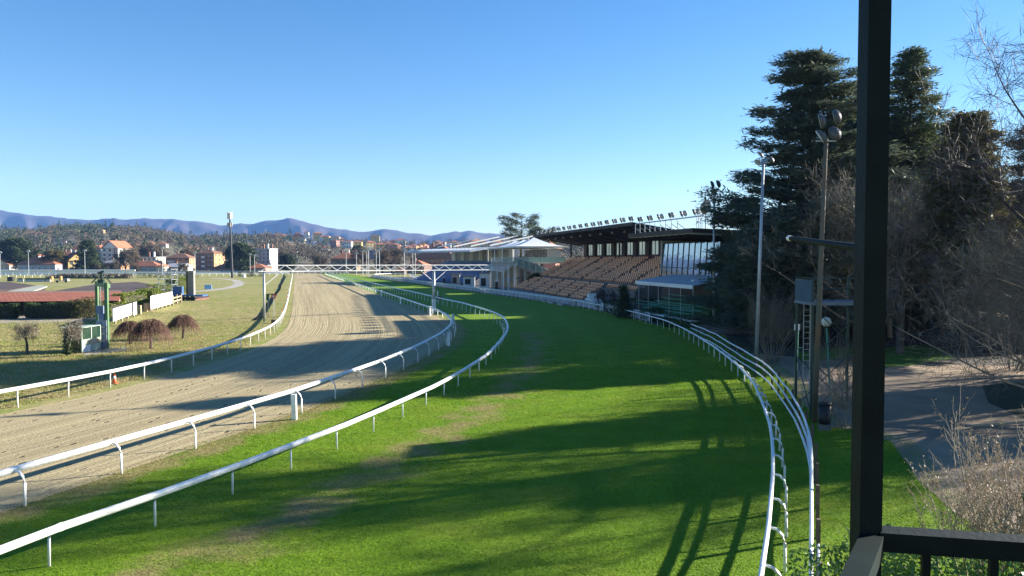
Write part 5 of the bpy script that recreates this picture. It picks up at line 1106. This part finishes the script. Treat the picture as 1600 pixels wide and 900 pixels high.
for k, (px, pyt, yb) in enumerate(((1, 394, 430), (45, 392, 431), (133, 391, 431), (254, 387, 430), (305, 394, 431), (391, 397, 428.5), (398, 398, 428), (567, 392, 431.5), (573, 391, 430.5), (576, 389, 433), (588, 392, 430), (593, 389, 432.5), (632, 391, 434), (645, 392, 430.5), (649, 392, 430.5), (541, 393, 429), (557, 395, 430))):
    b_ = G(px, yb); h = P(px, pyt, b_.y).z
    if lpl is None:
        lpl = thing('course_light_pole', 'thin grey light pole at the far side of the course', 'light pole', tuple(b_), 'light poles round the far course'); lpl['label'] = LPL[0]; MB().tube([(0, 0, 0), (0, 0, 12)], .16, 6, r2=.1).build('pole', galv, lpl, local=True); mb = MB(); mb.box((0, 0, 11.6), (1.6, .5, .35)); mb.box((0, 0, 12.1), (1.0, .4, .3)); mb.build('lamp_bar', galv, lpl, local=True); lpl.scale.z = h / 12
    else: c = copy_tree(lpl, b_, label=LPL[k]); c.scale = (1, 1, h / 12)
b_ = G(363, 434); hh = P(360, 333, b_.y).z; t = thing('cell_mast', 'tall dark cell mast with white antenna panels standing on the infield', 'mast', tuple(b_))
MB().tube([b_, b_ + Vector((-.8, 0, hh))], .55, 10, r2=.32).build('pole', M('dark_grey_steel', (.03, .034, .04), (.024, .028, .033), 1, .6), t)
for k in range(6):
    a = k * 1.047; c = b_ + Vector((-.8 + math.cos(a) * .8, math.sin(a) * .8, hh - (2.6 if k % 2 else 2.4))); MB().box(c, (.45, .35, 2.8)).build('antenna', offwhite, t); MB().box(c + Vector((0, 0, -3.2)), (.5, .5, 1.6)).build('radio_unit', concrete, t)
MB().tube([b_ + Vector((-.8, 0, hh - 1)), b_ + Vector((-.8, 0, hh + .6))], .06).build('spike', galv, t)
b_ = P(463, 420, 620); b_.z = float(hill_z(b_.x, b_.y)); hh = P(463, 393, 620).z; t = thing('cell_mast', 'smaller grey cell mast among the brown woods', 'mast', tuple(b_)); MB().tube([b_, Vector((b_.x, b_.y, hh))], .4, 6).build('pole', galv, t)
for z in (1.5, 5): MB().lathe(Vector((b_.x, b_.y, hh - z)), [(1.1, 0), (1.1, 1.8)], 8).build('antenna', offwhite, t)

# ---------------------------------------------------------------- houses
def hit(px, py, y0=445):
    Y = y0
    while Y < 1240:
        p = P(px, py, Y)
        if p.z <= float(hill_z(p.x, Y)): return p
        Y += 6
    return P(px, py, 1200)
win_cache = {}; HOUSES = []
def winmesh(w_, h_):
    k = (round(w_, 1), round(h_, 1))
    if k not in win_cache:
        mb = MB(); mb.obox((-w_ / 2, -.06, 0), (w_, 0, 0), (0, .1, 0), (0, 0, h_)); me = mb.mesh('window'); me.materials.append(winglass)
        fr = MB()
        for x in (-w_ / 2 - .08, -.04, w_ / 2): fr.obox((x, -.1, -.05), (.08, 0, 0), (0, .12, 0), (0, 0, h_ + .1))
        fr.obox((-w_ / 2 - .12, -.14, -.13), (w_ + .24, 0, 0), (0, .18, 0), (0, 0, .08)); fm_ = fr.mesh('window_frame'); fm_.materials.append(offwhite); win_cache[k] = (me, fm_)
    return win_cache[k]
def house(label, base, W, D, H, rz, wall, roof, kind='hip', rh=None, floors=2, cols=4, scols=3, cat='house', name='house', group=None, chim=1, balc=None, side=None, detail=True, over=.6):
    t = thing(name, label, cat, tuple(base), group, rz)
    hw, hd = W / 2, D / 2; HOUSES.append((800 + base[0] / base[1] * 1200, base[1], hw / base[1] * 1200))
    wl = MB(); wl.obox((-hw, -hd, -3), (W, 0, 0), (0, D, 0), (0, 0, H + 3)); wl.build('wall', wall, t, local=True)
    if side: 
        MB().obox((hw - .05, -hd - .03, -3), (.12, 0, 0), (0, D + .06, 0), (0, 0, H + 3)).build('sunlit_side', side, t, local=True)  # sheet over the end wall, sunlight put into its colour
    rh = rh if rh is not None else min(W, D) * .22; o = over; z0 = H - .02; m = MB()
    if kind == 'flat': m.obox((-hw - .4, -hd - .4, H), (W + .8, 0, 0), (0, D + .8, 0), (0, 0, .35))
    elif kind == 'gable':
        vs = [(-hw - o, -hd - o, z0), (hw + o, -hd - o, z0), (hw + o, hd + o, z0), (-hw - o, hd + o, z0), (-hw - o, 0, z0 + rh), (hw + o, 0, z0 + rh)]
        m.add(vs, [(0, 1, 5, 4), (2, 3, 4, 5), (0, 3, 2, 1), (1, 2, 5), (0, 4, 3)])
        MB().add([(hw + .02, -hd, H), (hw + .02, hd, H), (hw + .02, 0, H + rh * .93)], [(0, 1, 2)])
    elif kind == 'gablex':
        vs = [(-hw - o, -hd - o, z0), (hw + o, -hd - o, z0), (hw + o, hd + o, z0), (-hw - o, hd + o, z0), (0, -hd - o, z0 + rh), (0, hd + o, z0 + rh)]
        m.add(vs, [(0, 4, 5, 3), (1, 2, 5, 4), (0, 3, 2, 1)]); g = MB(); g.add([(-hw, -hd - .01, H - .05), (hw, -hd - .01, H - .05), (0, -hd - .01, H + rh * .9)], [(0, 1, 2)]); g.build('gable_wall', wall, t, local=True)
    else:
        r_ = max(hw - hd, 0) if W > D else 0; q = max(hd - hw, 0)
        vs = [(-hw - o, -hd - o, z0), (hw + o, -hd - o, z0), (hw + o, hd + o, z0), (-hw - o, hd + o, z0), (-r_, -q, z0 + rh), (r_, q, z0 + rh)]
        m.add(vs, [(0, 1, 5, 4), (2, 3, 4, 5), (1, 2, 5), (3, 0, 4), (0, 3, 2, 1)])
    rf_ = m.build('roof', roof, t, local=True)
    if detail and kind != 'flat': MB().obox((-hw - o, -hd - o - .06, z0 - .2), (W + 2 * o, 0, 0), (0, .12, 0), (0, 0, .18)).build('gutter', M('dark_gutter', (.1, .07, .055)), t, local=True)
    for c in range(chim): link('chimney', MB().box((-hw * .4 + c * hw * .55, hd * .2, H), (.9, .9, rh + 1.1)).mesh('chimney'), offwhite if c % 2 else brick, rf_)
    if not detail:
        cols = min(cols, 3); 
    fh = H / floors; ww, wh = min(1.5, W / cols * .45), min(1.5, fh * .48); me, fme = winmesh(ww, wh)
    for f in range(floors):
        for c in range(cols):
            o_ = link('window', me, None, t, (-hw + W * (c + .5) / cols, -hd, f * fh + fh * .32))
            if detail: link('window_frame', fme, None, o_)
        for c in range(scols):
            o_ = link('window', me, None, t, (hw + (.08 if side else 0), -hd + D * (c + .5) / scols, f * fh + fh * .32), R(90))
            if detail: link('window_frame', fme, None, o_)
    if balc:
        for f in range(1, floors):
            for x0, x1 in balc:
                b = MB(); b.obox((-hw + W * x0, -hd - 1.3, f * fh - .15), (W * (x1 - x0), 0, 0), (0, 1.3, 0), (0, 0, .18)); b.obox((-hw + W * x0, -hd - 1.3, f * fh), (W * (x1 - x0), 0, 0), (0, .1, 0), (0, 0, 1.0)); b.build('balcony', offwhite, t, local=True)
    return t
def hpx(label, x0, x1, yb, yt, Y, D, wall, roof, rz=0., **k):
    c = P((x0 + x1) / 2, yb, Y); W = (x1 - x0) / F * Y; H = (yb - yt) / F * Y; base = Vector((c.x, Y + D / 2, max(min(c.z, float(hill_z(c.x, Y)) + .5), -1)))
    H = c.z + H - base.z
    return house(label, base, W, D, H, rz, wall, roof, **k)
hpx('white villa with a long red roof behind the white boards', 27, 86, 424, 413, 440, 12, greyrender, tile, kind='hip', rh=4.2, floors=1, cols=6, scols=2, chim=2)
hpx('small pale house at the edge of the view behind the white boards', -12, 15, 424, 414, 450, 11, cream, tile, kind='gablex', rh=3, floors=1, cols=3)
hpx('house with a pale yellow gable beside the tall dark pine', 93, 121, 424, 407, 450, 14, yellow, tile, rz=.75, kind='gablex', rh=5, floors=2, cols=3, chim=2)
hpx('long brown roofed house rising behind the yellow gable', 84, 113, 418, 401, 490, 12, brick, tile, kind='hip', rh=3.5, floors=2, cols=5, chim=3)
hpx('small red roofed house above the villa', 47, 60, 414, 400, 520, 10, offwhite, tile, kind='hip', floors=2, cols=2)
hpx('tall white house with a brown hipped roof beside the dark pine', 112, 133, 414, 389, 505, 14, offwhite, tile, kind='hip', rh=2.8, floors=3, cols=2)
hpx('pale apartment house with balconies in the white group', 141, 161, 424, 389, 500, 14, greyrender, tile, rz=-.15, kind='hip', rh=2.5, floors=4, cols=4, balc=[(.1, .5)], name='apartment_house', cat='apartments')
hpx('tall white gabled apartment house with the bright end wall', 161, 190, 424, 388, 490, 14, offwhite, tile, rz=-.2, kind='gablex', rh=5, floors=5, cols=3, scols=3, balc=[(.05, .4)], name='apartment_house', cat='apartments')
hpx('orange brick annex with a blue grey roof below the white gable', 159, 189, 424, 411, 455, 10, orange_r, greyroof, kind='hip', rh=2.5, floors=2, cols=3)
hpx('flat roofed pale villa with wide white terraces', 216, 244, 424, 402, 500, 14, cream, greyroof, kind='flat', floors=3, cols=4, balc=[(-.05, 1.05)], chim=2)
hpx('long low red roofed house in front of the terraced villa', 202, 246, 425, 416, 450, 10, greyrender, tile, kind='hip', rh=3, floors=1, cols=6, scols=2)
hpx('bright cream annex at the end of the low red roofed house', 244, 256, 425, 416.5, 448, 9, cream, tile, kind='hip', rh=1.4, floors=1, cols=2)
hpx('low grey hall with a pale metal roof', 258, 285, 425, 417, 455, 14, greyrender, greyroof, rz=-.1, kind='gable', rh=2.2, floors=1, cols=5)
hpx('orange house with brown upper storey beside the brick block', 259, 296, 423, 403, 500, 12, orange_r, tile2, kind='hip', rh=3.2, floors=3, cols=4, balc=[(.1, .4)])
hpx('brown brick apartment block with its sunlit end painted orange', 307, 339, 424, 396, 480, 12, brick, tile2, rz=-.2, kind='hip', rh=2.6, floors=4, cols=5, scols=3, side=orange_r, balc=[(.38, .55)], name='apartment_block', cat='apartments', chim=2)  # end sheet coloured like brick in full sun
hpx('low red roofed building in front of the round dark tree', 330, 378, 425, 419, 445, 12, pinkr, tile, kind='hip', rh=2.8, floors=1, cols=7)
hpx('low red roofed building at the foot of the white tower block', 383, 415, 425, 418.5, 445, 12, pinkr, tile, kind='hip', rh=2.6, floors=1, cols=6)
hpx('white tower block with a flat roof and a sunlit end painted brighter', 399, 424, 424, 389, 470, 11, greyrender, greyroof, rz=-.14, kind='flat', floors=6, cols=4, scols=3, side=offwhite, balc=[(.05, .35)], name='apartment_block', cat='apartments', chim=3)  # grey faces and white end put shade and sun into the colour
hpx('wide brown house with a bright red hipped roof behind the gantry beam', 517, 557, 426, 404, 480, 16, M('ochre_render', (.3, .22, .14)), tile, kind='hip', rh=4.5, floors=2, cols=5, chim=3)
hpx('large brick complex with a sweeping red tile roof beside the blue stand', 648, 722, 426, 404, 440, 26, brick, tile, rz=-.25, kind='hip', rh=8.5, floors=3, cols=9, scols=4, chim=3, name='brick_complex', cat='apartments')
hpx('lower red roofed wing in front of the brick complex', 636, 668, 427, 415, 415, 12, brick, tile, rz=-.25, kind='hip', rh=3, floors=2, cols=5)
hpx('small flat red roofed pavilion by the practice ring', 618, 632, 428, 423.5, 400, 8, brick, tile, kind='hip', rh=1.6, floors=1, cols=3)
hpx('blue glass fronted block behind the light poles', 572, 606, 414, 391, 700, 16, M('blue_facade', (.16, .24, .38), (.12, .18, .3)), greyroof, kind='flat', floors=4, cols=7, name='office_block', cat='building')
hpx('pink house with an orange roof behind the far end of the seats', 851, 873, 402, 388, 232, 9, pinkr, tile, rz=-.2, kind='hip', rh=1.9, floors=1, cols=3)
hpx('pale house added for the sunlit clearing behind the yard trees', 1458, 1500, 489, 470, 132, 8, cream, tile2, kind='hip', rh=2, floors=1, cols=3)  # pale walls stand in for a sunlit clearing
hpx('pale flat block added for the sunlit clearing beyond the dark belt', 1425, 1458, 482, 473, 140, 6, greyrender, greyroof, kind='flat', floors=1, cols=2, chim=0)  # second stand-in for the sunlit ground back there
pal = [cream, offwhite, yellow, orange_r, offwhite, pinkr]; hill_h = []
named = [('cream villa on the wooded hilltop among dark conifers', 44, 62, 369.5, 364, cream), ('tiny yellow tower house on the wooded hilltop', 153.5, 159.5, 365, 359, yellow), ('white house with a brown roof below the hill woods', 152, 168, 384, 378, offwhite), ('red roofed house above the blossom grey tree', 188, 204, 387.5, 381, pinkr), ('wide low house with a red roof on the wooded slope', 242, 257, 386, 380.5, greyrender), ('red roofed house on the slope above the brick block', 289, 304, 391, 386, orange_r), ('white cubic house on the crest beside a dark tree', 474, 481, 369.5, 362.5, offwhite),
         ('brown house on the crest next to the white cubic house', 459, 468, 369.5, 364.5, orange_r), ('cream farmhouse in the middle of the brown woods', 443, 455, 386.5, 382.5, cream), ('pale villa with a flat crown of conifers behind it', 578, 592, 374.5, 368, yellow), ('white house on the slope among the hill woods', 79, 101, 379.5, 376, offwhite), ('pale yellow house half hidden behind the leafy cedar', 9, 14, 409, 403, yellow), ('white house on the slope above the tall pyramid pine', 131, 144, 389, 382.5, offwhite), ('cream house beside the red roofs above the grey tree', 204, 216, 389, 383, cream), ('pale pink house high over the terraced villa', 226, 236, 384, 378.5, pinkr), ('white house with a wide roof over the brick block', 318, 332, 392, 386.5, offwhite), ('cream house in the woods between mast and tower block', 380, 391, 389, 384, cream), ('white farm buildings among the woods behind the gantry', 498, 512, 392, 387, offwhite)]
for lb, x0, x1, yb, yt, wm in named:
    p = hit((x0 + x1) / 2, yb); W = (x1 - x0) / F * p.y; H = (yb - yt) / F * p.y; house(lb, (p.x, p.y + 6, p.z - .3), W, max(8, W * .6), H, .1, wm, tile if wm is not yellow else tile2, kind='hip', floors=2, cols=3, scols=2, detail=False, group='houses on the far slopes')
rr = random.Random(5)
for k in range(46):
    px = rr.uniform(505, 790) if k < 38 else rr.uniform(420, 510); py = np.interp(px, [420, 510, 560, 650, 760, 800], [372, 373, 377, 384, 381, 383]) + rr.uniform(0, 13) * (.5 if k > 37 else 1); p = hit(px, py); W = rr.uniform(9, 17)
    wm = rr.choice(pal); rm = rr.choice([tile, tile, tile2]); house('small %s house with a %s roof in the far hillside town' % ({'cream_render': 'cream', 'off_white_render': 'white', 'yellow_render': 'yellow', 'orange_render': 'orange', 'pink_render': 'pink'}[wm.name], 'red' if rm is tile else 'brown'), (p.x, p.y + 6, p.z - .3), W, W * .75, rr.uniform(5, 9), rr.uniform(-.4, .6), wm, rm, kind='hip', floors=2, cols=3, scols=2, chim=0, detail=False, group='small houses of the hillside town')
# ---------------------------------------------------------------- town trees (individuals)
def hz_(px, Y): x = (px - 800) / F * Y; return (x, Y, float(max(hill_z(x, Y), 0)) - .2)
conifer('cedar_tree', 'wide grey green cedar behind the villa with the long red roof', 'tree', hz_(25, 462), 20, 12, 101, evergM, 60, 34, 'round', (.7, .3), z0=.1)
conifer('pine_tree', 'tall dark pyramid pine in front of the white apartment group', 'tree', hz_(138, 440), 19, 9.0, 102, evergM, 60, 30, 'spire', (.7, .3), z0=.03)
conifer('holm_oak', 'round dark tree between the brick block and the white tower block', 'tree', hz_(376, 446), 17, 8.6, 103, evergM, 60, 30, 'round', (.7, .3), z0=.12)
conifer('magnolia_tree', 'olive round tree between the villa and the yellow gable', 'tree', hz_(86, 448), 13, 7.0, 104, ivyM, 46, 26, 'round', (.6, .28), z0=.1)
tb = bare_tree_proto(105, 15, .4, 'bare brown tree standing among the town houses', darkbark, twigfar, 8, 1.4, .07, hz_(196, 452), 'bare trees among the town houses', levels=4, first=9, base=.15)
TBL = ['small bare tree before the brick annex of the white gable', 'bare tree behind the end wall of the white gabled apartments', 'small bare tree in front of the far boards by the low red roof', 'small bare tree at the boards beside the scaffold tower', 'low bare tree at the foot of the tall dark pine', 'bare tree on the slope over the white gable', 'bare tree rising behind the terraced villa', 'bare tree behind the orange house', 'bare tree before the wide brown house', 'bare tree next to the white tower block', 'bare tree in the middle of the light pole cluster', 'bare tree in front of the blue block', 'bare tree at the end of the bright red roof', 'bare tree behind the brown brick block']
for k, (px, Y, s) in enumerate(((178, 437, .5), (206, 480, 1.0), (212, 425, .4), (286, 425, .45), (150, 436, .4), (202, 520, 1.1), (226, 540, 1.1), (250, 545, 1.1), (500, 450, .8), (436, 500, .9), (598, 440, 1.0), (612, 455, 1.1), (565, 470, 1.0), (300, 530, 1.0))): copy_tree(tb, hz_(px, Y), k * 1.1, s, TBL[k])
for k, (px, Y, H, w_, sd) in enumerate(((448, 470, 10, 4, 111), (0, 470, 16, 5, 112), (300, 560, 12, 7, 113), (560, 600, 14, 6, 114))): conifer('evergreen_tree', ['dark bushy evergreen right of the white tower block', 'dark evergreen behind the small pale house', 'dark evergreen clump behind the brick block', 'dark evergreen behind the bright red roofed house'][k].replace('right of', 'next to'), 'tree', hz_(px, Y), H, w_, sd, evergM, 36, 22, 'round', (.7, .32), z0=.1)
# ---------------------------------------------------------------- woods on the hills: one mass per kind
def wood(name, mat, n, dens, Hr, shape, nl, L, W, seed):
    rg = np.random.default_rng(seed); PX = rg.uniform(-420, 2300, n * 3); Y = np.sqrt(rg.uniform(455 ** 2, 1300 ** 2, n * 3)); ok = rg.random(n * 3) < dens(PX, Y); PX, Y = PX[ok][:n], Y[ok][:n]; m = len(PX); X = (PX - 800) / 1200 * Y; Z = hill_z(X, Y)
    H = rg.uniform(*Hr, m); k = nl; q = nrm(rg.normal(0, 1, (m, k, 3)).reshape(-1, 3)).reshape(m, k, 3) * (rg.random((m, k, 1)) ** .4)
    if shape == 'round': C = q * np.stack([H * .36, H * .36, H * .42], -1)[:, None] + np.stack([X, Y, Z + H * .55], -1)[:, None]
    else:
        f = rg.random((m, k)) ** 1.5; a = rg.random((m, k)) * 6.283; r = (1 - f) * .24 * H[:, None] * np.sqrt(rg.random((m, k))); C = np.stack([X[:, None] + np.cos(a) * r, Y[:, None] + np.sin(a) * r, Z[:, None] + H[:, None] * (.05 + .95 * f)], -1)
    C = C.reshape(-1, 3); D = rg.normal(0, 1, C.shape) + np.array([0, 0, .9 if shape == 'round' else -.2]); return tag(link(name, leaf_mesh(name, C, D, rg.normal(0, 1, C.shape), rg.uniform(.6, 1.2, len(C)) * L, W), mat), kind='stuff')
def dens_(p, Y, s):
    free = np.ones(len(p))
    for hp_, hy_, hw_ in HOUSES: free[(np.abs(p - hp_) < hw_ + 3) & (Y < hy_ + 8) & (Y > hy_ - 130)] = .0
    X = (p - 800) / 1200 * Y; c = vnoise(X / 55 + 400, Y / 90, s)
    return free * np.clip((c - .3) * 3.2, .08, 1) * np.where((p < 620) & (Y < 560), 0, 1) * np.where((p > 440) & (p < 560) & (Y > 850) & (Y < 1120), .12, 1.0) * np.where((p > 505) & (p < 800) & (Y > 560), .5, 1.0)
wood('bare_woods', twigfar, 4200, lambda p, Y: dens_(p, Y, 21) * np.where(p < 200, .6, 1), (8, 15), 'round', 110, 1.15, .24, 201)
wood('conifer_woods', leafM('far_conifer', (.03, .055, .035), (.06, .085, .045), .05, .1), 1000, lambda p, Y: dens_(p, Y, 22) * np.where(p < 230, 1.0, np.where(p < 480, .3, .2)), (8, 20), 'cone', 80, 1.3, .5, 202)
wood('evergreen_woods', leafM('far_evergreen', (.04, .062, .03), (.075, .09, .042), .05, .1), 1500, lambda p, Y: dens_(p, Y, 23) * np.where(p < 420, 1.0, .3), (7, 15), 'round', 85, 1.2, .45, 203)
# ---------------------------------------------------------------- grass blades near the viewer
def blades(name, mat, n, inside, box, h, seed, attrs, p=1.6):
    rg = np.random.default_rng(seed); Y = box[2] + (box[3] - box[2]) * rg.random(n * 2) ** p; X = (rg.uniform(-.72, .72, n * 2)) * Y; Q = np.stack([X, Y], 1); Q = Q[(X > box[0]) & (X < box[1])]; Q = Q[inside(Q)][:n]; m = len(Q)
    a = rg.random(m) * 6.283; s = np.clip(Q[:, 1] / 24, .8, 2.2); wdt = rg.uniform(.012, .024, m) * s; hh = rg.uniform(.5, 1.2, m) * h * s ** .4; ln = rg.normal(0, .6, (m, 2)) * hh[:, None]
    V = np.zeros((m, 3, 3)); dx = np.c_[np.cos(a), np.sin(a)] * wdt[:, None]; V[:, 0, :2] = Q - dx; V[:, 1, :2] = Q + dx; V[:, 2, :2] = Q + ln; V[:, :2, 2] = .01; V[:, 2, 2] = hh
    me = np_mesh(name, V.reshape(-1, 3), np.arange(3 * m).reshape(m, 3), 3)
    for k, fn in attrs.items(): at_ = me.attributes.new(k, 'FLOAT', 'POINT'); at_.data.foreach_set('value', np.repeat(fn(Q), 3).astype(np.float32))
    tag(link(name, me, mat), kind='stuff')
blades('turf_blades', bladeM, 460000, lambda Q: turf_in(Q) & (np.random.default_rng(8).random(len(Q)) < np.clip((100 - Q[:, 1]) / 55, 0, 1)), (-24, 40, 15, 100), .042, 301, {'worn': worn, 'track': wheel})
zero = lambda Q: np.full(len(Q), .25)
LRq = resample(LRf, 3.0)
blades('infield_blades', fieldbladeM, 170000, lambda Q: (pdist(Q, LRq) < -.3) & (np.random.default_rng(9).random(len(Q)) < np.clip((175 - Q[:, 1]) / 110, 0, 1)), (-100, -15, 36, 175), .09, 302, {'worn': zero, 'track': zero}, 1.3)
